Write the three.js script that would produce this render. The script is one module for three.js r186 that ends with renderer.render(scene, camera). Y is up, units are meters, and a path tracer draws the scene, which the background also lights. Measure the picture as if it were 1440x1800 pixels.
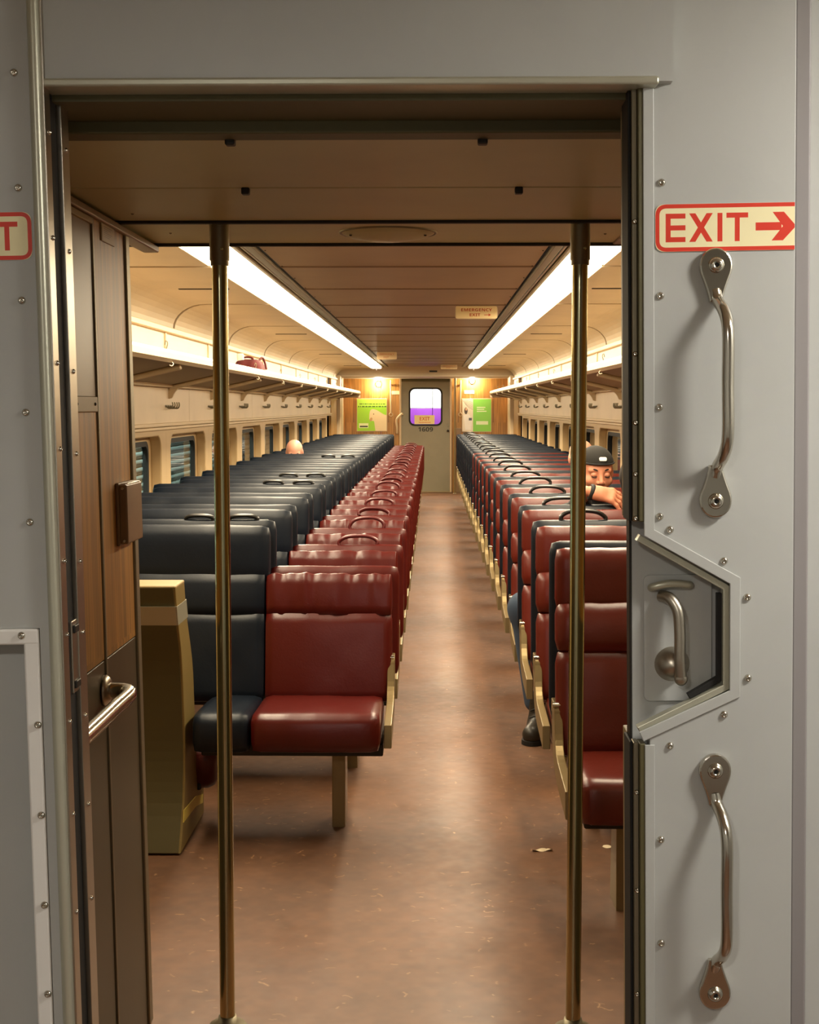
import * as THREE from 'three';
import { RoundedBoxGeometry } from 'three/addons/geometries/RoundedBoxGeometry.js';
import { mergeGeometries, mergeVertices } from 'three/addons/utils/BufferGeometryUtils.js';
import { MarchingCubes } from 'three/addons/objects/MarchingCubes.js';
import { FontLoader } from 'three/addons/loaders/FontLoader.js';
import { TextGeometry } from 'three/addons/geometries/TextGeometry.js';
import { RectAreaLightUniformsLib } from 'three/addons/lights/RectAreaLightUniformsLib.js';

// ---------------------------------------------------------------- camera, light, exposure
const scene = new THREE.Scene();
scene.background = new THREE.Color(0x020202);
const EYE = 1.53;
const camera = new THREE.PerspectiveCamera(41.112, 0.8, 0.05, 200);
camera.position.set(0, EYE, 0);
camera.rotation.order = 'YXZ';
camera.rotation.y = THREE.MathUtils.degToRad(0.955);
camera.rotation.x = THREE.MathUtils.degToRad(-4.408);
const renderer = new THREE.WebGLRenderer({ antialias: true });
renderer.toneMapping = THREE.LinearToneMapping;
renderer.toneMappingExposure = 1.0;
renderer.shadowMap.enabled = true;
RectAreaLightUniformsLib.init();
const STRIP_COLOR = 0xffedcb, STRIP_POWER = 40, STRIP_GLOW = 12;      // fluorescent strips of the coach
const LAMP_COLOR = 0xfff9f0, LAMP_POWER = 115, LAMP_GLOW = 8;         // ceiling lamp of the vestibule
const AXIS = -0.12;              // x of the car's centre line
const WALL = 1.48;               // half the inside width
const ENDWALL = 24.5;            // distance of the far end wall

// ---------------------------------------------------------------- small helpers
function rng(seed) { let s = seed >>> 0; return () => { s = (s + 0x6d2b79f5) | 0; let t = Math.imul(s ^ (s >>> 15), 1 | s); t = (t + Math.imul(t ^ (t >>> 7), 61 | t)) ^ t; return ((t ^ (t >>> 14)) >>> 0) / 4294967296; }; }
const used = {};
function numbered(name) { const n = used[name] = (used[name] || 0) + 1; return n === 1 ? name : `${name}_${String(n - 1).padStart(3, '0')}`; }
const ORD = ['first', 'second', 'third', 'fourth', 'fifth', 'sixth', 'seventh', 'eighth', 'ninth', 'tenth', 'eleventh', 'twelfth', 'thirteenth', 'fourteenth', 'fifteenth', 'sixteenth', 'seventeenth', 'eighteenth', 'nineteenth', 'twentieth', 'twenty-first', 'twenty-second', 'twenty-third'];
function thing(name, label, category, pos = [0, 0, 0], group, kind) {
  const o = new THREE.Group(); o.name = numbered(name); scene.add(o); o.position.set(...pos);
  o.userData = { label, category }; if (group) o.userData.group = group; if (kind) o.userData.kind = kind;
  return o;
}
const struct = (name, label, category, pos) => thing(name, label, category, pos, undefined, 'structure');
function part(parent, name, geo, mat, label) {
  const m = new THREE.Mesh(geo, mat); m.name = name; m.castShadow = m.receiveShadow = true; parent.add(m);
  if (label) m.userData.label = label;
  return m;
}
function single(name, label, category, geo, mat, pos, group, kind) {
  const m = new THREE.Mesh(geo, mat); m.name = numbered(name); m.castShadow = m.receiveShadow = true; scene.add(m);
  if (pos) m.position.set(...pos);
  m.userData = { label, category }; if (group) m.userData.group = group; if (kind) m.userData.kind = kind;
  return m;
}
// box between two corners; d is distance ahead of the lens position, so z = -d
function box(x0, x1, y0, y1, d0, d1, r = 0) {
  const w = Math.abs(x1 - x0), h = Math.abs(y1 - y0), d = Math.abs(d1 - d0);
  const g = r > 0 ? new RoundedBoxGeometry(w, h, d, 2, Math.min(r, w / 2.01, h / 2.01, d / 2.01)) : new THREE.BoxGeometry(w, h, d);
  return g.translate((x0 + x1) / 2, (y0 + y1) / 2, -(d0 + d1) / 2);
}
// uv in metres, from the face the normal looks along
function metricUV(g, s = 1) {
  if (g.index) g = g.toNonIndexed();
  const p = g.attributes.position, n = new Float32Array(p.count * 2), a = new THREE.Vector3(), b = new THREE.Vector3(), c = new THREE.Vector3();
  for (let i = 0; i < p.count; i += 3) {
    a.fromBufferAttribute(p, i); b.fromBufferAttribute(p, i + 1); c.fromBufferAttribute(p, i + 2);
    const nn = b.clone().sub(a).cross(c.clone().sub(a)); const ax = Math.abs(nn.x), ay = Math.abs(nn.y), az = Math.abs(nn.z);
    [a, b, c].forEach((v, k) => {
      const u = ax > ay && ax > az ? [v.z, v.y] : ay > az ? [v.x, v.z] : [v.x, v.y];
      n[(i + k) * 2] = u[0] * s; n[(i + k) * 2 + 1] = u[1] * s;
    });
  }
  g.setAttribute('uv', new THREE.BufferAttribute(n, 2)); return g;
}
const cyl = (r, h, seg = 20, r2 = r) => new THREE.CylinderGeometry(r2, r, h, seg);
const tube = (pts, r, seg = 24, rad = 10, closed = false) => new THREE.TubeGeometry(new THREE.CatmullRomCurve3(pts.map(p => new THREE.Vector3(...p)), closed, 'centripetal'), seg, r, rad, closed);
const merge = list => mergeGeometries(list.map(g => { const h = g.index ? g.toNonIndexed() : g; for (const k of Object.keys(h.attributes)) if (!['position', 'normal', 'uv'].includes(k)) h.deleteAttribute(k); return h; }));
function roundShape(w, h, r, cx = 0, cy = 0, path = new THREE.Shape()) {
  const x = cx - w / 2, y = cy - h / 2;
  path.moveTo(x + r, y); path.lineTo(x + w - r, y); path.absarc(x + w - r, y + r, r, -Math.PI / 2, 0); path.lineTo(x + w, y + h - r);
  path.absarc(x + w - r, y + h - r, r, 0, Math.PI / 2); path.lineTo(x + r, y + h); path.absarc(x + r, y + h - r, r, Math.PI / 2, Math.PI);
  path.lineTo(x, y + r); path.absarc(x + r, y + r, r, Math.PI, Math.PI * 1.5); return path;
}
const extrude = (shape, depth, bevel = 0, curve = 8) => new THREE.ExtrudeGeometry(shape, { depth, bevelEnabled: bevel > 0, bevelSize: bevel, bevelThickness: bevel, bevelSegments: 2, curveSegments: curve });
const poly = pts => new THREE.Shape(pts.map(p => new THREE.Vector2(...p)));
// profile in (z toward the viewer, y) swept along x from x0 to x1
function sweepX(pts, x0, x1, bevel = 0) { return extrude(poly(pts.map(([z, y]) => [-z, y])), x1 - x0 - 2 * bevel, bevel).translate(0, 0, bevel).rotateY(Math.PI / 2).translate(x0, 0, 0); }

// ---------------------------------------------------------------- textures
function noise2(seed) {
  const r = rng(seed), N = 256, t = new Float32Array(N * N); for (let i = 0; i < t.length; i++) t[i] = r();
  return (x, y, px = N, py = N) => {
    const xi = Math.floor(x), yi = Math.floor(y), fx = x - xi, fy = y - yi, u = fx * fx * (3 - 2 * fx), v = fy * fy * (3 - 2 * fy);
    const g = (a, b) => t[(((b % py) + py) % py) * N + (((a % px) + px) % px)];
    return (g(xi, yi) * (1 - u) + g(xi + 1, yi) * u) * (1 - v) + (g(xi, yi + 1) * (1 - u) + g(xi + 1, yi + 1) * u) * v;
  };
}
function dataTex(w, h, fn, srgb, rx = 1, ry = 1) {
  const a = new Uint8Array(w * h * 4);
  for (let y = 0; y < h; y++) for (let x = 0; x < w; x++) { const c = fn(x / w, y / h, x, y); const i = (y * w + x) * 4; for (let k = 0; k < 3; k++) a[i + k] = Math.max(0, Math.min(255, Array.isArray(c) ? c[k] : c)); a[i + 3] = 255; }
  const t = new THREE.DataTexture(a, w, h); t.magFilter = THREE.LinearFilter; t.minFilter = THREE.LinearMipmapLinearFilter; t.generateMipmaps = true;
  t.wrapS = t.wrapT = THREE.RepeatWrapping; t.repeat.set(rx, ry); if (srgb) t.colorSpace = THREE.SRGBColorSpace; t.needsUpdate = true; return t;
}
const nA = noise2(11), nB = noise2(29), nC = noise2(53);
const fbm = (n, u, v, f, o = 4) => { let s = 0, a = 0.5, t = 0; for (let k = 0; k < o; k++) { s += a * n(u * f, v * f, f, f); t += a; f *= 2; a *= 0.5; } return s / t; };
// floor sheet: red-brown with worn patches, flecks and scuffs; 2.5 m tile
const FL = 1024;
const flecks = (() => {
  const m = new Float32Array(FL * FL), r = rng(5);
  for (let i = 0; i < 700; i++) {
    let x = r() * FL, y = r() * FL, a = r() * 6.28; const L = 2 + r() * r() * 16, s = 0.25 + r() * 0.75, w = r() < 0.3 ? 1.4 : 0.8;
    for (let k = 0; k < L; k++) { x += Math.cos(a); y += Math.sin(a); a += (r() - 0.5) * 0.9; for (let dy = -2; dy <= 2; dy++) for (let dx = -2; dx <= 2; dx++) { const q = Math.max(0, 1 - Math.hypot(dx, dy) / (w + 0.7)); const j = (((y + dy) | 0) + FL) % FL * FL + (((x + dx) | 0) + FL) % FL; m[j] = Math.max(m[j], q * s); } }
  }
  return m;
})();
const floorMap = dataTex(FL, FL, (u, v, x, y) => {
  const big = fbm(nA, u, v, 4, 5), fine = fbm(nB, u, v, 64, 2), k = 0.72 + 0.42 * big + 0.16 * (fine - 0.5), f = flecks[y * FL + x] * 0.75;
  const c = [118 * k, 82 * k, 57 * k]; return c.map((q, i) => q * (1 - f) + [205, 165, 120][i] * f);
}, true, 0.4, 0.4);
const floorRough = dataTex(512, 512, (u, v) => 70 + 75 * fbm(nC, u, v, 6, 5) + 26 * fbm(nA, u, v, 90, 2), false, 0.4, 0.4);
const floorBump = dataTex(512, 512, (u, v) => 128 + 70 * (fbm(nB, u, v, 8, 3) - 0.5) + 60 * (fbm(nC, u, v, 60, 2) - 0.5), false, 0.4, 0.4);
const woodMap = dataTex(512, 512, (u, v) => {
  const w = fbm(nA, u + 0.02 * nB(v * 6, u * 6, 6, 6), v * 0.06, 48, 4), g = nC(u * 200, v * 4, 200, 4), b = fbm(nB, u, v, 3, 3), k = 0.66 + 0.4 * w + 0.18 * (g - 0.5) + 0.2 * (b - 0.5);
  return [196 * k, 142 * k, 70 * k];
}, true, 1.6, 0.8);
const vinylBump = dataTex(512, 512, (u, v) => { const a = fbm(nA, u, v, 5, 5), b = nB(u * 120, v * 120, 120, 120); return 120 + 110 * (a - 0.5) + 10 * b; }, false, 2, 2);
const vinylRough = dataTex(256, 256, (u, v) => 160 + 70 * fbm(nB, u, v, 6, 4), false, 2.3, 2.3);
const paintBump = dataTex(256, 256, (u, v) => 128 + 40 * (fbm(nA, u, v, 48, 3) - 0.5), false, 4, 4);
const grime = (r, g, b, amt, f, seed) => { const n = noise2(seed), n2 = noise2(seed + 7); return dataTex(512, 512, (u, v) => { const k = 1 - amt * fbm(n, u, v, f, 5) - 0.5 * amt * Math.max(0, fbm(n2, u, v, f * 3, 3) - 0.55); return [r * k, g * k, b * k]; }, true, 0.8, 0.8); };
function canvasTex(w, h, draw) {
  const c = document.createElement('canvas'); c.width = w; c.height = h; const g = c.getContext('2d'); draw(g, w, h);
  const t = new THREE.CanvasTexture(c); t.colorSpace = THREE.SRGBColorSpace; t.magFilter = THREE.LinearFilter; return t;
}

// ---------------------------------------------------------------- materials
const std = (o) => new THREE.MeshStandardMaterial(o);
const M = {
  floor: std({ map: floorMap, roughnessMap: floorRough, roughness: 1, bumpMap: floorBump, bumpScale: 0.0015 }),
  gray: std({ map: grime(188, 189, 184, 0.08, 4, 71), roughness: 0.42, bumpMap: paintBump, bumpScale: 0.0002 }),
  grayTrim: std({ color: 0xbab8a4, roughness: 0.34, metalness: 0.45 }),
  olive: std({ color: 0x575030, roughness: 0.55, bumpMap: paintBump, bumpScale: 0.0004 }),
  tan: std({ color: 0x9a8356, roughness: 0.5, bumpMap: paintBump, bumpScale: 0.0003 }),
  cream: std({ map: grime(226, 206, 176, 0.08, 3, 91), roughness: 0.5 }),
  creamTrim: std({ color: 0xcdb691, roughness: 0.45 }),
  window: std({ color: 0xb79c72, roughness: 0.5 }),
  cove: std({ map: grime(200, 182, 152, 0.1, 3, 131), roughness: 0.55 }),
  ceil: std({ map: grime(158, 132, 102, 0.12, 3, 151), roughness: 0.5 }),
  passCeil: std({ map: grime(206, 198, 150, 0.12, 3, 171), roughness: 0.45 }),
  groove: std({ color: 0x221a12, roughness: 0.9 }),
  seam: std({ color: 0x6b5034, roughness: 0.7 }),
  wood: std({ map: woodMap, roughness: 0.46, bumpMap: woodMap, bumpScale: 0.0003 }),
  brown: std({ map: grime(138, 110, 76, 0.1, 4, 191), roughness: 0.4 }),
  kick: std({ color: 0x5c533f, roughness: 0.42, metalness: 0.35 }),
  chrome: std({ color: 0xc9c3b6, roughness: 0.16, metalness: 1 }),
  brass: std({ color: 0xbdb995, roughness: 0.16, metalness: 1 }),
  steel: std({ color: 0xb5ad9e, roughness: 0.34, metalness: 1 }),
  dullSteel: std({ color: 0x8d8570, roughness: 0.48, metalness: 0.8 }),
  arm: std({ color: 0x88754f, roughness: 0.42, metalness: 0.5 }),
  rubber: std({ color: 0x14120f, roughness: 0.7 }),
  darkMetal: std({ color: 0x2d2923, roughness: 0.5, metalness: 0.5 }),
  red: new THREE.MeshPhysicalMaterial({ color: 0x500d06, specularIntensity: 0.8, roughness: 0.46, roughnessMap: vinylRough, bumpMap: vinylBump, bumpScale: 0.0035, clearcoat: 0.15, clearcoatRoughness: 0.35 }),
  redR: new THREE.MeshPhysicalMaterial({ color: 0x5c190c, specularIntensity: 0.8, roughness: 0.46, roughnessMap: vinylRough, bumpMap: vinylBump, bumpScale: 0.0035, clearcoat: 0.15, clearcoatRoughness: 0.35 }),
  blue: new THREE.MeshPhysicalMaterial({ color: 0x09131f, specularIntensity: 0.7, roughness: 0.55, roughnessMap: vinylRough, bumpMap: vinylBump, bumpScale: 0.003 }),
  strapRed: std({ color: 0x551313, roughness: 0.45 }),
  strapBlack: std({ color: 0x15130f, roughness: 0.4 }),
  lens: std({ color: 0xffffff, emissive: STRIP_COLOR, emissiveIntensity: STRIP_GLOW, roughness: 0.5 }),
  lampLens: std({ color: 0xffffff, emissive: LAMP_COLOR, emissiveIntensity: LAMP_GLOW, roughness: 0.5 }),
  glass: new THREE.MeshPhysicalMaterial({ color: 0xe8efe9, transmission: 1, thickness: 0, roughness: 0.03, ior: 1.5 }),
  skin: std({ color: 0xcd8666, roughness: 0.55 }),
  skinPale: std({ color: 0xd79a80, roughness: 0.45 }),
  lip: std({ color: 0x9c5145, roughness: 0.5 }),
  hair: std({ color: 0x1d140d, roughness: 0.7 }),
  capCloth: std({ color: 0x120f0a, roughness: 0.9 }),
  jacket: std({ color: 0x1b1a1c, roughness: 0.85 }),
  jeans: std({ color: 0x39475a, roughness: 0.9 }),
  boot: std({ color: 0x2b251c, roughness: 0.45 }),
  navy: std({ color: 0x26395c, roughness: 0.85 }),
  white: std({ color: 0xe9e6df, roughness: 0.6 }),
};
// near frame: its posts and walls lean a little against the rest of the car
const LEAN = THREE.MathUtils.degToRad(0.9), PIV = [-0.12, 1.0];
function leanAt(o, x, y, d) {
  const dx = x - PIV[0], dy = y - PIV[1];
  o.position.set(PIV[0] + dx * Math.cos(LEAN) - dy * Math.sin(LEAN), PIV[1] + dx * Math.sin(LEAN) + dy * Math.cos(LEAN), -d);
  o.rotation.z = LEAN; return o;
}
const domeProfile = (r, h) => [[0.0001, h * 0.45], [r * 0.28, h * 0.45], [r * 0.34, h], [r * 0.6, h * 0.86], [r * 0.88, h * 0.5], [r, 0]].map(p => new THREE.Vector2(...p));
const rivetGeo = new THREE.LatheGeometry(domeProfile(0.0058, 0.0045).reverse(), 14).rotateX(Math.PI / 2);
const smallRivet = new THREE.LatheGeometry(domeProfile(0.004, 0.003).reverse(), 10).rotateX(Math.PI / 2);
function rivet(parent, x, y, d, geo = rivetGeo) { const m = part(parent, 'rivet', geo, M.chrome); m.position.set(x, y, -d); return m; }

// ================================================================ SETTING
// ---------------------------------------------------------------- floor
{
  const g = metricUV(box(-1.75, 1.75, -0.12, 0, -1.6, 25.2));
  single('floor', 'scuffed glossy red-brown sheet floor running down the aisle', 'floor', g, M.floor, null, undefined, 'structure');
}
// ---------------------------------------------------------------- coach ceiling
{
  const c = struct('ceiling', 'tan panelled coach ceiling with curved coves over the racks', 'ceiling', [AXIS, 0, 0]);
  part(c, 'roof_slab', box(-1.62, 1.62, 2.24, 2.32, 3.64, 25.2), M.groove);
  const seams = [3.66]; for (let d = 4.08; d < 22.3; d += 1.22) seams.push(d); seams.push(22.62);
  for (let i = 0; i + 1 < seams.length; i++) {
    const a = seams[i] + 0.012, b = seams[i + 1] - 0.012;
    part(c, 'ceiling_panel', metricUV(box(-0.6, 0.6, 2.19, 2.202, a, b, 0.004)), M.ceil);
    if (i) part(c, 'seam_batten', box(-0.6, 0.6, 2.187, 2.2, seams[i] - 0.024, seams[i] + 0.024, 0.002), M.seam);
  }
  part(c, 'joint_backing', box(-0.6, 0.6, 2.206, 2.214, 3.66, 22.62), M.groove);
  // coves: flat by the light, then curving down to the side wall
  const prof = [[0.885, 2.16]]; prof.push([1.28, 2.16]);
  for (let k = 1; k <= 8; k++) { const t = k / 8 * Math.PI / 2; prof.push([1.28 + 0.2 * Math.sin(t), 2.007 + 0.153 * Math.cos(t)]); }
  const outer = prof.map(([x, y]) => [x + (x > 1.3 ? 0.012 : 0), y + 0.012]).reverse();
  const ribs = [3.66, 3.95, 6.22, 8.48, 10.76, 13.04, 15.32, 17.6, 19.88, 22.16, 22.9];
  for (const s of [-1, 1]) for (let i = 0; i + 1 < ribs.length; i++) {
    const a = ribs[i] + 0.03, b = ribs[i + 1] - 0.03;
    const g = extrude(poly([...prof, ...outer].map(([x, y]) => [x * s, y])), b - a).translate(0, 0, -b);
    part(c, 'cove_panel', metricUV(g), M.cove);
    if (i % 2 === 0 && b - a > 1.5) part(c, 'vent_slot', box(s * 0.97, s * 1.24, 2.156, 2.161, a + 1.1, a + 1.13, 0.002), M.groove);
    if (i > 0) part(c, 'joint_strip', extrude(poly([...prof.map(([x, y]) => [x + (x > 1.3 ? 0.006 : 0), y + 0.006]), ...outer].map(([x, y]) => [x * s, y])), 0.09).translate(0, 0, -ribs[i] - 0.045), M.seam);
  }
  for (const s of [-1, 1]) {
    part(c, 'cove_backing', box(s * 1.5, s * 1.56, 1.95, 2.3, 3.64, 22.95), M.groove);
    part(c, 'cove_backing', box(s * 0.88, s * 1.5, 2.2, 2.215, 3.64, 22.95), M.groove);
    part(c, 'rail', box(s * 1.452, s * 1.484, 1.972, 2.006, 3.66, 22.9, 0.006), M.creamTrim);
    part(c, 'shadow_gap', box(s * 0.6, s * 0.615, 2.21, 2.22, 3.66, 22.6), M.groove);
    part(c, 'grille_bar', box(s * 0.615, s * 0.652, 2.178, 2.2, 3.66, 22.6, 0.004), M.dullSteel);
    part(c, 'grille_bar', box(s * 0.66, s * 0.672, 2.182, 2.2, 3.66, 22.6, 0.004), M.steel);
    part(c, 'grille_bar', box(s * 0.678, s * 0.7, 2.174, 2.2, 3.66, 22.6, 0.004), M.arm);
    const r = rng(s + 40);
    for (let d = 4; d < 22; d += 0.61) part(c, 'screw', smallRivet.clone().rotateX(Math.PI / 2), M.darkMetal).position.set(s * 0.588, 2.19, -d - r() * 0.05);
  }
  // transverse cove that closes the ceiling before the end wall
  const tp = []; for (let k = 0; k <= 8; k++) { const t = k / 8 * Math.PI / 2; tp.push([22.62 + 0.3 * Math.sin(t) * 1.0, 2.03 + 0.16 * Math.cos(t)]); }
  const top = [[22.92, 2.24], [22.62, 2.24]];
  part(c, 'end_cove', sweepX([...tp, ...top].map(([d, y]) => [-d, y]), -1.48, 1.48), M.cove);
  part(c, 'end_soffit', box(-1.48, 1.48, 2.03, 2.06, 22.9, 24.6), M.cove);
  part(c, 'soffit_plate', box(0.07, 0.2, 2.1, 2.128, 22.66, 22.70), M.darkMetal);
}
// ---------------------------------------------------------------- ceiling of the passage
{
  const c = struct('ceiling_passage', 'low brown panelled ceiling just beyond the doorway', 'ceiling', [AXIS, 0, 0]);
  const lines = [[2.232, 2.728], [2.728, 3.206], [3.206, 3.648]];
  lines.forEach(([a, b], i) => part(c, 'ceiling_panel', metricUV(box(-1.5, 1.5, 1.96, 1.975, a + 0.005, b - 0.005, 0.004)), M.passCeil));
  part(c, 'backing', box(-1.5, 1.5, 1.985, 2.0, 2.03, 3.64), M.groove);
  part(c, 'header', box(-1.5, 1.5, 1.975, 2.24, 3.628, 3.645), M.passCeil);
  part(c, 'edge_strip', box(-1.5, 1.5, 1.952, 1.962, 3.636, 3.652, 0.003), M.darkMetal);
  part(c, 'seam_strip', box(-1.5, 1.5, 1.953, 1.962, 3.196, 3.216, 0.003), M.darkMetal);
  part(c, 'recess_frame', box(-0.62, 0.62, 1.956, 1.978, 2.17, 2.228, 0.004), M.olive);
  part(c, 'recess_panel', box(-0.62, 0.62, 1.975, 1.985, 2.03, 2.17), M.olive);
  for (const [x, d] of [[-0.205, 2.225], [0.2, 2.225], [-0.25, 2.735], [0.29, 2.735]]) part(c, 'latch', box(x - 0.008, x + 0.008, 1.948, 1.962, d - 0.008, d + 0.012, 0.003), M.darkMetal);
  for (const [x, d] of [[-0.53, 3.42], [0.55, 3.45], [-0.55, 3.08]]) part(c, 'screw', smallRivet.clone().rotateX(Math.PI / 2), M.dullSteel).position.set(x, 1.96, -d);
}
{
  const v = thing('ceiling_vent', 'round flat vent cover set in the low passage ceiling', 'vent', [-0.11, 1.96, -3.42]);
  part(v, 'dish', new THREE.LatheGeometry([[0.0001, -0.022], [0.05, -0.02], [0.095, -0.011], [0.112, -0.004], [0.118, 0]].map(p => new THREE.Vector2(...p)), 40), M.passCeil);
  part(v, 'rim', new THREE.TorusGeometry(0.118, 0.004, 8, 48).rotateX(Math.PI / 2), M.dullSteel);
  for (const a of [0.4, 2.7]) part(v, 'screw', smallRivet.clone().rotateX(Math.PI / 2), M.darkMetal).position.set(Math.cos(a) * 0.1, -0.011, Math.sin(a) * 0.1);
}
// ---------------------------------------------------------------- side walls with their windows
const POST0 = 3.48, PITCHW = 1.57, NWIN = 11;
let windowCount = 0;
for (const s of [-1, 1]) {
  const side = s < 0 ? 'left' : 'right';
  const X = AXIS + s * WALL;
  const w = struct(`wall_${side}`, `cream ${side} side wall of the coach with window piers and hook panels`, 'wall', [X, 0, 0]);
  const bx = (a, b, y0, y1, d0, d1, r = 0) => box(s * a, s * b, y0, y1, d0, d1, r);   // a, b: outward from the wall face
  // upper strip over the rack, one panel to each pier spacing
  const mods = []; for (let i = 0; i < NWIN + 1; i++) mods.push(POST0 + i * PITCHW);
  mods.unshift(3.3);
  part(w, 'outer_skin', bx(0.1, 0.13, -0.1, 2.3, 3.3, 3.5), M.darkMetal);
  part(w, 'outer_skin', bx(0.1, 0.13, 1.42, 2.3, 3.5, 25.2), M.darkMetal);
  part(w, 'outer_skin', bx(0.1, 0.13, -0.1, 0.84, 3.5, 25.2), M.darkMetal);
  part(w, 'outer_skin', bx(0.1, 0.13, 0.8, 1.5, POST0 + NWIN * PITCHW, 25.2), M.darkMetal);
  for (let i = 0; i + 1 < mods.length; i++) {
    part(w, 'upper_panel', metricUV(bx(0, 0.02, 1.655, 1.975, mods[i] + 0.003, mods[i + 1] - 0.003)), M.cream);
    part(w, 'joint_strip', bx(-0.01, 0.004, 1.72, 1.975, mods[i + 1] - 0.018, mods[i + 1] + 0.018, 0.004), M.creamTrim);
  }
  // hook panels, every second pier spacing
  const hp = [3.3, 5.83, 8.99, 12.13, 15.27, 18.41, 21.5];
  for (let i = 0; i + 1 < hp.length; i++) part(w, 'hook_panel', metricUV(bx(0, 0.02, 1.43, 1.655, hp[i] + 0.003, hp[i + 1] - 0.003, 0.002)), M.cream);
  part(w, 'joint_backing', bx(0.018, 0.03, 1.4, 2.0, 3.3, 22.7), M.groove);
  part(w, 'ledge', bx(-0.022, 0.03, 1.412, 1.434, 3.3, 21.5, 0.006), M.creamTrim);
  part(w, 'ledge', bx(-0.012, 0.03, 1.392, 1.41, 3.3, 21.5, 0.005), M.creamTrim);
  part(w, 'dado', metricUV(bx(0, 0.03, 0, 0.83, 3.3, 22.7)), M.window);
  part(w, 'end_panel', metricUV(bx(-0.01, 0.03, 0, 2.0, 21.5, 22.75)), M.wood);
  part(w, 'end_panel', metricUV(bx(-0.01, 0.03, 0, 2.05, 23.9, 24.6)), M.wood);
  part(w, 'pillar', bx(-0.07, 0.03, 0, 2.05, 22.78, 23.05, 0.01), M.creamTrim);
  part(w, 'pillar', bx(-0.05, 0.03, 0, 2.05, 23.55, 23.85, 0.01), M.creamTrim);
  part(w, 'side_door', bx(0.03, 0.06, 0, 2.05, 23.0, 23.6), M.gray);
  part(w, 'outer_skin', bx(0.1, 0.13, -0.1, 2.3, 3.2, 3.32), M.darkMetal);
  for (let i = 0; i < NWIN; i++) {
    const d0 = POST0 + i * PITCHW, d1 = d0 + PITCHW, mid = (d0 + d1) / 2;
    // pier plate with a rounded opening; thick, so that the reveals show
    const sh = roundShape(PITCHW - 0.004, 0.57, 0.001, 0, 1.11);
    sh.holes.push(roundShape(1.3, 0.52, 0.1, 0, 1.105, new THREE.Path()));
    const g = extrude(sh, 0.05, 0.008, 6);                     // in x,y; turn so that x runs along the car
    g.rotateY(Math.PI / 2 * -s).translate(s * 0.058 * (1) - 0, 0, 0);
    g.translate(0, 0, -mid);
    // after the turn the plate lies between the wall face and 6 cm outward
    g.computeBoundingBox(); const bb = g.boundingBox; g.translate(s > 0 ? -bb.min.x : -bb.max.x, 0, 0);
    part(w, 'window_pier', metricUV(g), M.window);
    windowCount++;
    const win = struct(`window_${windowCount}`, `${ORD[i]} window from the near end in the ${side} wall, rounded, with dark rubber seal`, 'window', [X + s * 0.066, 1.105, -mid]);
    win.name = `window_${windowCount}`;
    const fr = roundShape(1.36, 0.58, 0.12); fr.holes.push(roundShape(1.12, 0.44, 0.07, 0, 0, new THREE.Path()));
    part(win, 'frame', extrude(fr, 0.018, 0.003, 6).rotateY(Math.PI / 2).translate(s > 0 ? 0 : -0.018, 0, 0), M.window);
    const se = roundShape(1.13, 0.45, 0.075); se.holes.push(roundShape(1.07, 0.39, 0.055, 0, 0, new THREE.Path()));
    part(win, 'seal', extrude(se, 0.03, 0, 6).rotateY(Math.PI / 2).translate(s > 0 ? -0.006 : -0.024, 0, 0), M.rubber);
    part(win, 'pane', new THREE.ShapeGeometry(roundShape(1.1, 0.42, 0.06)).rotateY(Math.PI / 2).translate(s * 0.012, 0, 0), M.glass);
  }
}
// ---------------------------------------------------------------- closets either side of the passage
function sideWall(s) {
  // inner face at x = AXIS + s*0.6; built about its foot at the near edge
  const side = s < 0 ? 'left' : 'right', X = AXIS + s * (s < 0 ? 0.6 : 0.62);
  const w = struct(`wall_passage_${side}`, s < 0 ? 'wood-laminate passage wall beyond the left door post, dark metal below' : 'wood-laminate passage wall hidden behind the gray right panel', 'wall');
  leanAt(w, X, 1.0, 0);
  const bx = (a, b, y0, y1, d0, d1, r = 0) => box(s * a, s * b, y0 - 1, y1 - 1, d0, d1, r);
  part(w, 'wood_panel', metricUV(bx(0, 0.02, 1.56, 1.945, 2.12, 2.955, 0.002)), M.brown);
  part(w, 'wood_panel', metricUV(bx(0, 0.02, 0.985, 1.53, 2.12, 2.955, 0.002)), M.wood);
  part(w, 'wood_panel', metricUV(bx(0, 0.02, 0.985, 1.955, 2.972, 3.27, 0.002)), M.wood);
  part(w, 'kick_panel', bx(0, 0.02, 0, 0.983, 2.12, 2.955, 0.002), M.kick);
  part(w, 'kick_panel', bx(0, 0.02, 0, 0.983, 2.972, 3.27, 0.002), M.kick);
  part(w, 'seam_bead', bx(-0.004, 0.02, 0, 1.955, 2.958, 2.969, 0.002), M.dullSteel);
  part(w, 'corner_trim', bx(-0.006, 0.03, 0, 1.955, 3.272, 3.31, 0.004), M.dullSteel);
  part(w, 'cross_strip', bx(-0.004, 0.02, 1.528, 1.561, 2.12, 2.955, 0.002), M.tan, 'beige strip with two screws');
  for (const d of [2.78, 2.93]) { const r = part(w, 'screw', smallRivet.clone().rotateY(-s * Math.PI / 2), M.darkMetal); r.position.set(-s * 0.004, 0.545, -d); }
  part(w, 'top_molding', bx(-0.012, 0.03, 1.945, 1.962, 2.1, 3.64, 0.004), M.brown);
  part(w, 'panel_lip', bx(-0.006, 0.02, 1.93, 1.944, 2.12, 2.955, 0.002), M.tan);
  part(w, 'core', bx(0.02, 0.84, -0.1, 2.2, 2.1, 3.3), M.brown);
  return w;
}
sideWall(-1); sideWall(1);
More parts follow.
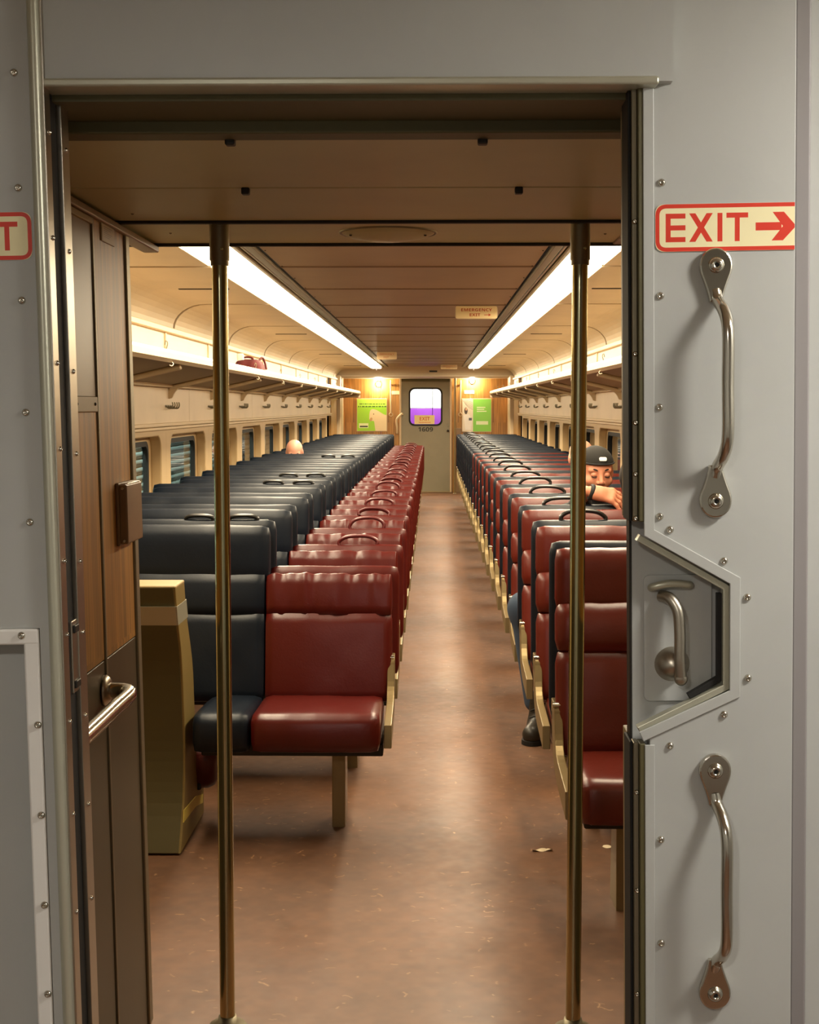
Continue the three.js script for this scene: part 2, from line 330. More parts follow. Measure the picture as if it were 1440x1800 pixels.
{
  const b = leanAt(thing('switch_box', 'slim tan metal box on the left wood panel beside the coach opening', 'box', [0, 0, 0]), AXIS - 0.6, 1.22, 3.19);
  part(b, 'back_plate', box(0, 0.008, 0, 0.145, -0.085, 0.085, 0.003), M.brown);
  part(b, 'cover', box(0.006, 0.026, 0.004, 0.141, -0.08, 0.08, 0.004), M.brown);
  part(b, 'bright_top', box(0.009, 0.024, 0.139, 0.143, -0.06, 0.07, 0.001), M.steel);
  for (const y of [0.012, 0.132]) part(b, 'screw', smallRivet, M.chrome).position.set(0.016, y, 0.081);
}
{
  const t = canvasTex(128, 192, (g, w, h) => { g.fillStyle = '#b09a72'; g.fillRect(0, 0, w, h); g.fillStyle = '#6d5b41'; for (let i = 0; i < 6; i++) g.fillRect(20, 30 + i * 22, i === 2 ? 40 : 84 - (i % 3) * 14, 7); });
  const p = leanAt(thing('notice_plate', 'small printed plate high on the left passage wall', 'sign', [0, 0, 0]), AXIS - 0.6, 1.927, 3.105);
  part(p, 'plate', box(0, 0.003, -0.021, 0.021, -0.062, 0.062, 0.001), M.tan);
  part(p, 'print', new THREE.PlaneGeometry(0.118, 0.038).rotateY(Math.PI / 2).translate(0.0036, 0, 0), std({ map: t, roughness: 0.5 }));
}
{
  const h = leanAt(thing('handrail', 'bent chrome handrail low on the dark left passage wall', 'handrail', [0, 0, 0]), AXIS - 0.6, 0.92, 2.94);
  part(h, 'rail', tube([[0.004, 0, 0], [0.03, 0, 0], [0.055, 0, 0.012], [0.066, 0, 0.05], [0.067, 0, 0.2], [0.067, 0, 0.5], [0.067, 0, 0.78], [0.055, 0, 0.815], [0.03, 0, 0.825], [0.004, 0, 0.825]], 0.0165, 60, 16), M.chrome);
  for (const z of [0, 0.825]) { part(h, 'flange', new THREE.LatheGeometry([[0.0001, 0], [0.034, 0], [0.034, 0.006], [0.028, 0.012], [0.02, 0.016], [0.0001, 0.016]].map(p => new THREE.Vector2(...p)), 28).rotateZ(-Math.PI / 2), M.steel).position.set(0, 0, z); }
}
// ---------------------------------------------------------------- near gray walls, doorway trim, parked sliding door
const FRONT = 2.0;
{ // right gray panel with the five-cornered cutout
  const ox = 0.42, oy = 1.0;
  const w = leanAt(struct('wall_near_right', 'gray riveted wall panel right of the doorway with a five-cornered cutout', 'wall'), ox, oy, FRONT);
  const L = ([x, y]) => [x - ox, y - oy];
  const notch = [[0.3251, 1.3425], [0.4541, 1.2685], [0.4545, 1.0957], [0.3251, 1.034]];
  const outline = [[0.3251, -0.02], [0.5335, -0.02], [0.5335, 2.4], [0.3251, 2.4], ...notch].map(L);
  part(w, 'panel', metricUV(extrude(poly(outline), 0.028, 0.001).translate(0, 0, -0.029)), M.gray);
  // raised border round the cutout and up the edge
  const band = (pts, wd, th, mat, name = 'border', z = 0) => {
    const q = pts.map(p => new THREE.Vector2(...L(p))), lft = [], rgt = [];
    q.forEach((v, i) => {
      const d0 = (i ? v.clone().sub(q[i - 1]) : q[1].clone().sub(v)).normalize(), d1 = (i + 1 < q.length ? q[i + 1].clone().sub(v) : v.clone().sub(q[i - 1])).normalize();
      const n0 = new THREE.Vector2(-d0.y, d0.x), n1 = new THREE.Vector2(-d1.y, d1.x), m = n0.clone().add(n1).normalize(), k = wd / 2 / Math.max(0.4, m.dot(n0));
      lft.push(v.clone().addScaledVector(m, k)); rgt.push(v.clone().addScaledVector(m, -k));
    });
    part(w, name, extrude(new THREE.Shape([...lft, ...rgt.reverse()]), th - 0.002, 0.001).translate(0, 0, z + 0.001), mat);
  };
  band([[0.3235, 2.4], [0.3235, 1.339], [0.449, 1.2665], [0.449, 1.0985], [0.312, 1.036]], 0.0135, 0.0035, M.gray);
  band([[0.3235, 1.022], [0.3235, -0.02]], 0.0125, 0.0035, M.gray);
  band([[0.309, 1.331], [0.4375, 1.2555], [0.4375, 1.1075], [0.309, 1.0445]], 0.008, 0.02, M.grayTrim, 'inner_lip', -0.022);
  band([[0.43, 1.245], [0.43, 1.118], [0.385, 1.092]], 0.006, 0.014, M.rubber, 'seal', -0.026);
  for (const [x, y] of [[0.3425, 1.8442], [0.3406, 1.6829], [0.3387, 1.522], [0.3392, 1.3624], [0.3542, 1.343], [0.4332, 1.2957], [0.4675, 1.2414], [0.4687, 1.1211], [0.4336, 1.067], [0.3538, 1.0208], [0.3401, 0.8786], [0.3401, 0.72], [0.3401, 0.56], [0.3425, 2.005], [0.3425, 2.165]]) rivet(w, ...L([x, y]), 0);
  // beyond the panel's right edge the wall steps back
  part(w, 'edge_post', box(0.536 - ox, 0.56 - ox, -1.02, 1.4, 0.012, 0.05, 0.004), std({ color: 0x8a8584, roughness: 0.5 }));
  part(w, 'return_panel', metricUV(box(0.56 - ox, 1.52 - ox, -1.02, 1.4, 0.02, 0.05)), M.gray);
  const t = leanAt(struct('trim_1', 'metal and black rubber doorway edge left of the gray right panel', 'trim'), 0.3, 1.0, FRONT);
  for (const [y0, y1, nm] of [[1.355, 2.4, 'u'], [-0.02, 1.025, 'l']]) {
    part(t, 'edge_strip', box(0.0085, 0.0175, y0 - 1, y1 - 1, -0.002, 0.03, 0.002), M.olive);
    part(t, 'metal_strip', box(0.0005, 0.0085, y0 - 1, y1 - 1, 0.004, 0.032, 0.002), M.dullSteel);
    part(t, 'rubber_seal', box(-0.004, 0.0005, y0 - 1, y1 - 1, 0.012, 0.075, 0.002), M.rubber);
    part(t, 'jamb', box(0.0005, 0.012, y0 - 1, y1 - 1, 0.075, 0.12, 0.002), M.tan);
  }
  for (const y of [1.79, 1.6, 1.5, 1.425, 1.36, 0.95, 0.80, 0.64, 2.0]) { part(t, 'rivet', smallRivet, M.chrome).position.set(0.0045, y - 1, -0.003); }
}
{ // the sliding door parked behind the panel
  const d = leanAt(struct('door_1', 'gray sliding door parked in its pocket, seen through the cutout', 'door'), 0.3, 0.0, 2.045);
  part(d, 'leaf', metricUV(box(0.003, 0.5, 0.0, 1.95, 0, 0.026, 0.003)), M.gray);
  part(d, 'edge_strip', box(0.0005, 0.004, 0.0, 1.95, -0.002, 0.028, 0.001), M.darkMetal);
  const rec = roundShape(0.1, 0.19, 0.008, 0.073, 1.175);
  part(d, 'pull_plate', extrude(rec, 0.003, 0.001), M.gray);
  const br = part(d, 'latch_ledge', tube([[0.033, 1.252, 0.004], [0.034, 1.254, 0.012], [0.06, 1.2595, 0.016], [0.089, 1.2565, 0.012], [0.09, 1.2555, 0.004]], 0.006, 24, 10), M.grayTrim);
  const lv = part(d, 'lever', tube([[0.047, 1.240, 0.006], [0.058, 1.238, 0.02], [0.068, 1.222, 0.028], [0.071, 1.19, 0.031], [0.071, 1.15, 0.032], [0.073, 1.122, 0.03]], 0.0088, 40, 14), M.steel);
  part(lv, 'tip', new THREE.SphereGeometry(0.0105, 18, 12).scale(1, 1.1, 0.8).translate(0.073, 1.119, 0.029), M.steel);
  part(d, 'boss', new THREE.LatheGeometry([[0.0001, 0.024], [0.008, 0.023], [0.017, 0.017], [0.024, 0.006], [0.027, 0]].reverse().map(p => new THREE.Vector2(...p)), 30).rotateX(Math.PI / 2).translate(0.064, 1.136, 0.003), M.steel);
}
{ // left gray post and doorway jamb
  const ox = -0.56, oy = 1.0;
  const w = leanAt(struct('wall_near_left', 'gray riveted wall panel left of the doorway with a framed recess', 'wall'), ox, oy, 1.97);
  const bx = (x0, x1, y0, y1, d0, d1, r = 0) => box(x0 - ox, x1 - ox, y0 - oy, y1 - oy, d0, d1, r);
  part(w, 'panel', metricUV(bx(-1.75, -0.557, 1.214, 2.4, 0, 0.03)), M.gray);
  part(w, 'panel', metricUV(bx(-0.571, -0.557, -0.02, 1.214, 0, 0.03)), M.gray);
  part(w, 'recess_back', metricUV(bx(-1.75, -0.571, -0.02, 1.214, 0.05, 0.07)), M.gray);
  part(w, 'frame_bar', bx(-0.595, -0.572, -0.02, 1.212, -0.004, 0.02, 0.004), M.white);
  part(w, 'frame_bar', bx(-1.7, -0.572, 1.19, 1.2135, -0.0045, 0.02, 0.004), M.white);
  for (const [x, y] of [[-0.5786, 1.849], [-0.5795, 1.6896], [-0.5797, 1.529], [-0.5797, 1.3697], [-0.5786, 2.01], [-0.5786, 2.17]]) rivet(w, x - ox, y - oy, 0);
  for (const [x, y] of [[-0.598, 1.204], [-0.5787, 1.0713], [-0.5787, 0.936], [-0.5787, 0.8], [-0.5787, 0.664]]) rivet(w, x - ox + 0.001, y - oy, -0.0045);
  const t = leanAt(struct('trim_2', 'rounded bright metal door post with black slot, left side of the doorway', 'trim'), -0.54, 1.0, 1.97);
  part(t, 'post', (() => { const g = cyl(0.0088, 2.4, 18); g.scale(1, 1, 1.2); return g.translate(-0.0085, 0.19, 0.0); })(), M.grayTrim);
  part(t, 'post_core', box(-0.017, 0.0, -1.02, 1.4, 0.002, 0.03), M.grayTrim);
  part(t, 'jamb_strip', box(0.0, 0.003, -1.02, 1.4, 0.0, 0.03, 0.001), M.steel);
  part(t, 'slot', box(-0.03, -0.02, -1.02, 1.4, 0.03, 0.09), M.rubber);
  part(t, 'rubber_seal', box(-0.02, -0.002, -1.02, 1.4, 0.033, 0.082, 0.004), M.rubber);
  part(t, 'jamb_strip', box(-0.004, 0.004, -1.02, 1.4, 0.084, 0.125, 0.001), M.steel);
  part(t, 'post_back', box(-0.19, -0.003, -1.02, 1.4, 0.088, 0.14), M.brown);
  const rv = smallRivet.clone().rotateY(Math.PI / 2);
  for (const y of [1.93, 1.78, 1.6, 1.475, 1.31, 1.2, 1.07, 0.93, 0.78]) { part(t, 'rivet', rv, M.chrome).position.set(0.003, y - 1, -0.02); part(t, 'rivet', rv, M.chrome).position.set(0.004, y - 1 - 0.01, -0.105); }
  const st = leanAt(thing('strike_plate', 'worn steel latch strike in the left door slot', 'latch'), -0.54, 1.16, 2.04);
  part(st, 'plate', box(-0.006, 0.002, -0.055, 0.055, -0.016, 0.016, 0.002), M.steel);
  part(st, 'hook', box(0.0, 0.006, -0.048, -0.036, -0.012, 0.012, 0.002), M.darkMetal);
  part(st, 'hook', box(0.0, 0.006, 0.036, 0.048, -0.012, 0.012, 0.002), M.darkMetal);
}
{ // wall over the doorway, and the rest of the vestibule the viewer stands in
  const w = struct('wall_near_header', 'gray wall over the doorway', 'wall', [AXIS, 2.1, -FRONT]);
  part(w, 'panel', metricUV(box(-0.46, 0.46, -0.11, 0.3, -0.02, 0.03)), M.gray);
  part(w, 'lintel_trim', box(-0.44, 0.44, -0.116, -0.104, -0.028, 0.03, 0.004), M.grayTrim);
  const v = struct('wall_vestibule', 'gray walls of the vestibule around the viewer', 'wall', [AXIS, 0, 0]);
  part(v, 'side_wall', box(-1.64, -1.6, -0.1, 2.4, -1.5, 2.0), M.gray);
  part(v, 'side_wall', box(1.6, 1.64, -0.1, 2.4, -1.5, 2.05), M.gray);
  part(v, 'back_wall', box(-1.64, 1.64, -0.1, 2.4, -1.55, -1.5), M.gray);
  const c = struct('ceiling_vestibule', 'pale ceiling of the vestibule around the viewer', 'ceiling', [AXIS, 0, 0]);
  part(c, 'slab', box(-1.64, 1.64, 2.3, 2.36, -1.55, 2.1), M.cream);
  for (const [x, z, k, lab] of [[1.27, -1.42, 1, 'square ceiling lamp at the right end of the vestibule'], [-0.55, 0.45, 0.9, 'square ceiling lamp over the left of the vestibule']]) {
  const l = thing('vestibule_lamp', lab, 'lamp', [x, 2.3, z], 'vestibule ceiling lamps');
  part(l, 'frame', box(-0.16, 0.16, -0.03, 0, -0.16, 0.16, 0.006), M.grayTrim);
  part(l, 'diffuser', box(-0.14, 0.14, -0.038, -0.028, -0.14, 0.14, 0.003), M.lampLens);
  const a = new THREE.RectAreaLight(LAMP_COLOR, LAMP_POWER * k, 0.28, 0.28); a.position.set(0, -0.045, 0); a.rotation.x = -Math.PI / 2; l.add(a);
  }
}
// ---------------------------------------------------------------- far end wall and door
{
  const w = struct('wall_far', 'wood-laminate end wall of the coach around the far door', 'wall', [AXIS, 0, -ENDWALL]);
  for (const [a, b] of [[-1.48, -0.8], [-0.797, -0.47], [0.47, 0.797], [0.8, 1.48]]) part(w, 'wood_panel', metricUV(box(a + 0.001, b - 0.001, 0, 2.05, 0, 0.06, 0.002)), M.wood);
  part(w, 'door_frame', box(-0.47, -0.435, 0, 2.03, -0.03, 0.06, 0.006), M.creamTrim);
  part(w, 'door_frame', box(0.435, 0.47, 0, 2.03, -0.03, 0.06, 0.006), M.creamTrim);
  part(w, 'door_head', box(-0.435, 0.435, 1.98, 2.04, -0.01, 0.06), M.olive);
  part(w, 'sill', box(-0.435, 0.435, 0, 0.012, -0.03, 0.06, 0.003), M.tan);
  const d = struct('door_2', 'olive-gray far end door with a rounded window', 'door', [AXIS, 0, -ENDWALL]);
  const sh = poly([[-0.434, 0.012], [0.434, 0.012], [0.434, 1.98], [-0.434, 1.98]]);
  sh.holes.push(roundShape(0.56, 0.64, 0.09, 0, 1.53, new THREE.Path()));
  part(d, 'leaf', metricUV(extrude(sh, 0.04, 0, 8).translate(0, 0, -0.05)), std({ map: grime(150, 142, 116, 0.12, 3, 211), roughness: 0.45 }));
  const se = roundShape(0.6, 0.68, 0.1, 0, 1.53); se.holes.push(roundShape(0.55, 0.63, 0.085, 0, 1.53, new THREE.Path()));
  part(d, 'window_seal', extrude(se, 0.012, 0.002, 8).translate(0, 0, -0.012), M.rubber);
  part(d, 'pane', new THREE.ShapeGeometry(roundShape(0.57, 0.65, 0.09, 0, 1.53)).translate(0, 0, -0.03), M.glass);
  const kn = part(d, 'knob', new THREE.SphereGeometry(0.022, 16, 12), M.darkMetal); kn.position.set(0.4, 1.1, 0.025);
  part(d, 'lock_plate', box(0.385, 0.415, 1.18, 1.23, -0.012, 0, 0.003), M.dullSteel).position.z = -0.006;
}

// ---------------------------------------------------------------- lamps of the coach
for (const s of [-1, 1]) {
  const l = thing('ceiling_light_strip', `long glowing fluorescent strip on the ${s < 0 ? 'left' : 'right'} side of the coach ceiling`, 'light', [AXIS + s * 0.795, 2.2, -13.2], 'ceiling light strips');
  part(l, 'housing', box(-0.088, 0.088, -0.004, 0.03, -9.3, 9.3, 0.004), M.steel);
  for (let i = 0; i < 8; i++) { const a = -9.28 + i * 2.32; part(l, 'diffuser', box(-0.08, 0.08, -0.046, -0.004, a + 0.002, a + 2.318, 0.012), M.lens); }
  part(l, 'end_latch', box(-0.012, 0.012, -0.075, -0.046, 9.26, 9.285, 0.003), M.darkMetal);
  const a = new THREE.RectAreaLight(STRIP_COLOR, STRIP_POWER, 0.15, 18.5); a.position.set(0, -0.052, 0); a.rotation.x = -Math.PI / 2; l.add(a);
}

// ================================================================ SEATS
// soft pad: rounded box, swollen in the middle of its front face, with creases toward the edges
const padCache = {};
function pad(w, h, d, r, puff = 0.01, seed = 1, crease = 0) {
  const key = [w, h, d, r, puff, seed, crease].join();
  if (padCache[key]) return padCache[key];
  const sx = Math.max(6, Math.min(crease > 1 ? 44 : 26, Math.round(w / (crease > 1 ? 0.011 : 0.035)))), sy = Math.max(4, Math.round(h / 0.04)), sz = Math.max(3, Math.round(d / 0.035));
  let g = new THREE.BoxGeometry(w, h, d, sx, sy, sz); g.deleteAttribute('uv'); g.deleteAttribute('normal'); g = mergeVertices(g, 1e-5);
  const p = g.attributes.position, v = new THREE.Vector3(), c = new THREE.Vector3(), n = noise2(seed * 17 + 3);
  for (let i = 0; i < p.count; i++) {
    v.fromBufferAttribute(p, i);
    const q = (t, L) => { const a = Math.abs(t) / (L / 2); return Math.sign(t) * (L / 2) * (a > 0 ? (a < 0.8 ? a : 0.8 + (a - 0.8)) : 0); };
    c.set(THREE.MathUtils.clamp(v.x, -w / 2 + r, w / 2 - r), THREE.MathUtils.clamp(v.y, -h / 2 + r, h / 2 - r), THREE.MathUtils.clamp(v.z, -d / 2 + r, d / 2 - r));
    const o = v.clone().sub(c); if (o.length() > 1e-6) { o.setLength(Math.min(r, o.length() > r * 0.999 || true ? r * Math.min(1, Math.max(Math.abs(o.x), Math.abs(o.y), Math.abs(o.z)) / r) : r)); v.copy(c).add(o); }
    const fx = Math.cos(Math.PI * v.x / w * 0.96), fy = Math.cos(Math.PI * v.y / h * 0.96), fz = Math.cos(Math.PI * v.z / d * 0.96);
    const ex = Math.pow(Math.max(0, fx), 0.35), ey = Math.pow(Math.max(0, fy), 0.45);
    if (v.z > 0) v.z += puff * ex * ey;
    if (v.y > 0) v.y += puff * 0.5 * ex * Math.max(0, fz);
    const k = (n(v.x * 9 + 40, v.y * 9 + v.z * 9 + 40) - 0.5) * 0.006 + crease * (n(v.x * 34 + 80, v.y * 7 + 30) - 0.5) * 0.012 * (1 - ey * 0.7);
    v.z += v.z > 0 ? k : 0; v.y += v.y > h * 0.3 ? k * 0.7 : 0;
    p.setXYZ(i, v.x, v.y, v.z);
  }
  g.computeVertexNormals();
  const uv = new Float32Array(p.count * 2), nr = g.attributes.normal;
  for (let i = 0; i < p.count; i++) { uv[i * 2] = p.getX(i) + (Math.abs(nr.getX(i)) > 0.7 ? p.getZ(i) : 0) + seed * 0.37; uv[i * 2 + 1] = p.getY(i) + p.getZ(i) * 0.7 + seed * 0.21; }
  g.setAttribute('uv', new THREE.BufferAttribute(uv, 2));
  return padCache[key] = g;
}
function put(parent, name, geo, mat, x, y, z, tilt = 0, label) { const m = part(parent, name, geo, mat, label); m.position.set(x, y, z); m.rotation.x = tilt; return m; }
const handleGeo = {};
function handle(w, h) { const k = w + ',' + h; return handleGeo[k] || (handleGeo[k] = tube([[-w / 2, -0.006, 0], [-w / 2 - 0.004, h * 0.3, 0], [-w * 0.36, h * 0.82, 0.002], [0, h, 0.003], [w * 0.36, h * 0.82, 0.002], [w / 2 + 0.004, h * 0.3, 0], [w / 2, -0.006, 0]], 0.009, 22, 8).scale(1, 0.9, 1.9)); }
// arm frame on the aisle end: post by the backrest, sweeping forward under the cushion
const armShape = (() => {
  const s = new THREE.Shape(); s.moveTo(-0.06, 0.585); s.lineTo(0.03, 0.585); s.quadraticCurveTo(0.05, 0.585, 0.052, 0.56); s.lineTo(0.07, 0.5); s.quadraticCurveTo(0.09, 0.44, 0.17, 0.432);
  s.lineTo(0.42, 0.412); s.lineTo(0.43, 0.338); s.lineTo(0.2, 0.36); s.quadraticCurveTo(0.05, 0.375, 0.01, 0.43); s.lineTo(-0.06, 0.55); s.closePath(); return s;
})();
const armGeo = extrude(armShape, 0.021, 0.003, 6).rotateY(-Math.PI / 2).translate(0.0135, 0, 0);
const capGeo = cyl(0.009, 0.03, 14).rotateZ(Math.PI / 2);
const slotGeo = box(-0.0152, -0.0142, 0.535, 0.56, -0.012, 0.0, 0);
const legGeo = (() => { const s = poly([[-0.07, 0], [0.07, 0], [0.05, 0.33], [-0.05, 0.33]]); return extrude(s, 0.042, 0.003).translate(0, 0, -0.021).rotateY(Math.PI / 2); })();
const pinGeo = box(-0.001, 0.001, 0.02, 0.31, -0.072, 0.072);
const row = (n, base) => base + 0.82 * (n - 1);
const LEFT0 = 5.11, RIGHT0 = 4.29, NL = 21, NR = 22;
function leftBench(n) {
  const D = row(n, LEFT0), CX = -0.865, v = n % 3;
  const b = thing('bench_seat', `blue and red vinyl three-seat bench left of the aisle, ${ORD[n - 1]} from the near end`, 'seat', [CX, 0, -D], 'three-seat benches left of the aisle');
  const x0 = n === 1 ? -0.835 : -1.575, S = -0.632, E = -0.152;
  const lx = (a, c) => (a + c) / 2 - CX;
  put(b, 'seat_cushion', pad(S - 0.003 - x0, 0.138, 0.45, 0.024, 0.012, 2), M.blue, lx(x0, S - 0.003), 0.384, 0.235, -0.055, 'dark blue seat cushion');
  put(b, 'seat_cushion', pad(E - 0.028 - S, 0.138, 0.45, 0.024, 0.014, 3, 0.5), M.red, lx(S, E - 0.028), 0.386, 0.235, -0.055, 'red seat cushion');
  const t = -0.16;
  put(b, 'back_pad', pad(0.944, 0.335, 0.085, 0.012, 0.005, 5), M.blue, lx(-1.575, S - 0.004), 0.58, -0.022, t, 'dark blue lower back pad');
  put(b, 'back_pad', pad(0.482, 0.335, 0.085, 0.012, 0.006, 6 + v, 0.6), M.red, lx(S, E), 0.58, -0.022, t, 'red lower back pad');
  put(b, 'back_pad', pad(0.944, 0.158, 0.085, 0.012, 0.005, 7), M.blue, lx(-1.575, S - 0.004), 0.813, -0.06, t, 'dark blue upper back pad');
  put(b, 'back_pad', pad(0.482, 0.158, 0.085, 0.012, 0.005, 8 + v, 1.6), M.red, lx(S, E), 0.813, -0.06, t, 'red upper back pad');
  put(b, 'headrest', pad(0.955, 0.22, 0.075, 0.026, 0.01, 11), M.blue, lx(-1.575, -0.618), 0.965, -0.082, -0.06, 'dark blue headrest');
  put(b, 'back_shell', pad(0.985, 0.58, 0.06, 0.028, 0.002, 12), M.blue, lx(-1.585, -0.604), 0.806, -0.132, -0.06, 'dark blue back shell');
  put(b, 'back_shell', pad(0.502, 0.42, 0.055, 0.026, 0.002, 13), M.red, lx(-0.628, -0.125), 0.708, -0.108, -0.1, 'red back shell');
  if (n > 1) { const h = put(b, 'grab_loop', handle(0.165, n % 4 === 3 ? 0.058 : 0.042), M.strapRed, -0.33 - CX, 0.917, -0.13, n % 4 === 0 ? -0.5 : -0.12, 'red grab loop'); h.rotation.z = ((n * 37) % 7 - 3) * 0.015; }
  if (n === 1 || n === 4 || n === 5 || n === 9) for (const x of [-0.9, -0.73]) put(b, 'grab_loop', handle(0.1, 0.018), M.strapBlack, x - CX - (n > 1 ? 0.0 : 0), 1.094, -0.15, 0, 'low black grab loop');
  const af = put(b, 'arm_frame', armGeo, M.arm, -0.158 - CX, 0, -0.03, 0);
  put(af, 'arm_cap', capGeo, M.chrome, 0, 0.586, 0.042, 0);
  put(b, 'seat_frame', box(x0 + 0.02, E - 0.02, 0.3, 0.345, -0.38, -0.02, 0.006), M.darkMetal, -CX, 0, 0, 0);
  const lg = put(b, 'leg', legGeo, M.arm, -0.34 - CX, 0, 0.16, 0);
  return b;
}
function rightBench(m) {
  const D = row(m, RIGHT0), CX = 0.86, v = m % 3, A = 0.395, E = 1.335, W = E - A, front = m >= 13 ? M.blue : M.redR, fc = m >= 13 ? 'dark blue' : 'red';
  const b = thing('bench_seat', `${m >= 13 ? 'all dark blue' : 'red vinyl'} two-seat bench right of the aisle, ${ORD[m - 1]} from the near end`, 'seat', [CX, 0, -D], 'two-seat benches right of the aisle');
  const cx = (A + E) / 2 - CX;
  put(b, 'seat_cushion', pad(W - 0.03, 0.138, 0.45, 0.026, 0.014, 21 + v, 0.4), front, cx + 0.015, 0.386, 0.235, -0.055, `${fc} seat cushion`);
  put(b, 'back_pad', pad(W, 0.335, 0.085, 0.026, 0.014, 24 + v, 0.4), front, cx, 0.585, -0.022, -0.16, `${fc} lower back pad`);
  put(b, 'back_pad', pad(W, 0.162, 0.09, 0.028, 0.016, 27 + v, 0.7), front, cx, 0.824, -0.06, -0.16, `${fc} middle back pad`);
  put(b, 'headrest', pad(W, 0.2, 0.07, 0.022, 0.008, 30 + v, 0.5), front, cx, 0.975, -0.08, -0.06, `${fc} headrest`);
  put(b, 'back_shell', pad(W + 0.028, 0.58, 0.06, 0.029, 0.002, 33), M.blue, cx, 0.806, -0.132, -0.06, 'dark blue back shell with rounded rim');
  if (m > 1) { const h = put(b, 'grab_loop', handle(0.165, 0.036 + (m % 3) * 0.003), M.strapBlack, 0.583 - CX, 1.092, -0.152, -0.1, 'black grab loop'); h.rotation.z = ((m * 53) % 7 - 3) * 0.012; }
  const af = put(b, 'arm_frame', armGeo, M.arm, 0.398 - CX, 0, -0.03, 0);
  put(af, 'arm_cap', capGeo, M.chrome, 0, 0.586, 0.042, 0);
  put(af, 'arm_slot', slotGeo, M.rubber, 0, 0, 0, 0);
  put(b, 'seat_frame', box(A + 0.05, E - 0.02, 0.3, 0.345, -0.38, -0.02, 0.006), M.darkMetal, -CX, 0, 0, 0);
  put(b, 'leg', legGeo, M.arm, 0.585 - CX, 0, 0.16, 0);
  return b;
}
for (let n = 1; n <= NL; n++) leftBench(n);
for (let m = 1; m <= NR; m++) rightBench(m);

{ // shell of the turned seat at the near left
  const s = thing('shell_chair', 'olive hard-shell seat back with metal band, turned away at the near left', 'seat', [-1.21, 0, -4.6]);
  const near = [[4.52, 0.925], [4.565, 0.8], [4.625, 0.66], [4.655, 0.45], [4.66, 0.3], [4.63, 0.16], [4.555, 0.01]];
  const far = [[5.02, 0.01], [5.03, 0.11], [4.9, 0.135], [4.88, 0.3], [4.85, 0.45], [4.82, 0.62], [4.72, 0.8], [4.68, 0.92]];
  const z = ([d, y]) => [-(d - 4.6), y];
  const smooth = (pts, n) => new THREE.SplineCurve(pts.map(p => new THREE.Vector2(...p))).getPoints(n).map(p => [p.x, p.y]);
  const nearS = smooth(near, 24), farS = [...far.slice(0, 2), ...smooth(far.slice(2), 18)];
  const shellTan = std({ color: 0x84703f, roughness: 0.5, bumpMap: paintBump, bumpScale: 0.0003 });
  part(s, 'shell', sweepX([...nearS, ...farS].map(z), -0.365, 0.352, 0.004), shellTan);
  part(s, 'back_panel', (() => { const o = nearS.map(([d, y]) => [d - 0.006, y]), i = nearS.map(([d, y]) => [d + 0.01, y]).reverse(); return sweepX([...o, ...i].map(z), -0.36, 0.344, 0.001); })(), M.olive);
  part(s, 'band', (() => { const o = [[4.527, 0.86], [4.552, 0.795], [4.57, 0.795], [4.545, 0.86]]; return sweepX(o.map(z), -0.362, 0.349, 0.001); })(), M.grayTrim, 'metal band');
  part(s, 'band', (() => { const o = [[4.53, 0.86], [4.555, 0.795], [4.735, 0.795], [4.71, 0.86]]; return sweepX(o.map(z), 0.349, 0.3535, 0.001); })(), M.grayTrim, 'metal band');
  for (const y of [0.812, 0.843]) part(s, 'screw', smallRivet, M.chrome).position.set(0.29, y, 0.058 - (0.843 - y) * 0.4 + 0.002);
  part(s, 'top_cap', box(-0.365, 0.353, 0.918, 0.933, -0.082, 0.082, 0.006), M.tan);
  part(s, 'kick_strip', (() => { const o = [[4.6, 0.1], [4.61, 0.14], [4.85, 0.12], [5.0, 0.085], [4.99, 0.055], [4.84, 0.085]]; return sweepX(o.map(z), 0.351, 0.3545, 0.0005); })(), std({ color: 0xd8c25a, roughness: 0.5 }), 'yellow strip along the base');
  put(s, 'cushion', pad(0.74, 0.17, 0.2, 0.05, 0.01, 44), M.red, 0.055, 0.225, -0.38, 0.3, 'slumped red cushion');
  part(s, 'hinge', box(0.34, 0.365, 0.13, 0.2, 0.29, 0.34, 0.006), M.rubber);
}
// ================================================================ STANCHIONS, HANDLES, SIGNS
for (const [x, which] of [[-0.504, 'left'], [0.348, 'right']]) {
  const p = thing('stanchion_pole', `polished floor-to-ceiling grab pole on the ${which} of the passage end`, 'pole', [x, 0, -3.26], 'grab poles by the doorway');
  part(p, 'pole', cyl(0.0185, 1.96, 32).translate(0, 0.98, 0), M.brass);
  const ts = part(p, 'top_sleeve', cyl(0.0235, 0.085, 32).translate(0, 1.9175, 0), M.dullSteel);
  part(ts, 'sleeve_lip', cyl(0.0235, 0.012, 32, 0.0235).translate(0, 1.869, 0).scale(0.92, 1, 0.92), M.dullSteel);
  part(ts, 'set_screw', smallRivet, M.brass).position.set(0.008, 1.9, 0.0225);
  part(p, 'floor_flange', new THREE.LatheGeometry([[0.0001, 0.03], [0.022, 0.03], [0.024, 0.016], [0.045, 0.008], [0.05, 0]].reverse().map(q => new THREE.Vector2(...q)), 28), M.dullSteel);
}
function teardrop(up) { // foot of a wall handle: broad by the screw, narrow at the rod
  const s = new THREE.Shape(); const k = up ? 1 : -1;
  s.moveTo(-0.007, -k * 0.05); s.quadraticCurveTo(-0.009, -k * 0.038, -0.019, -k * 0.012); s.bezierCurveTo(-0.026, k * 0.008, -0.014, k * 0.022, 0, k * 0.022); s.bezierCurveTo(0.014, k * 0.022, 0.026, k * 0.008, 0.019, -k * 0.012); s.quadraticCurveTo(0.009, -k * 0.038, 0.007, -k * 0.05); s.closePath();
  return extrude(s, 0.006, 0.0025, 10);
}
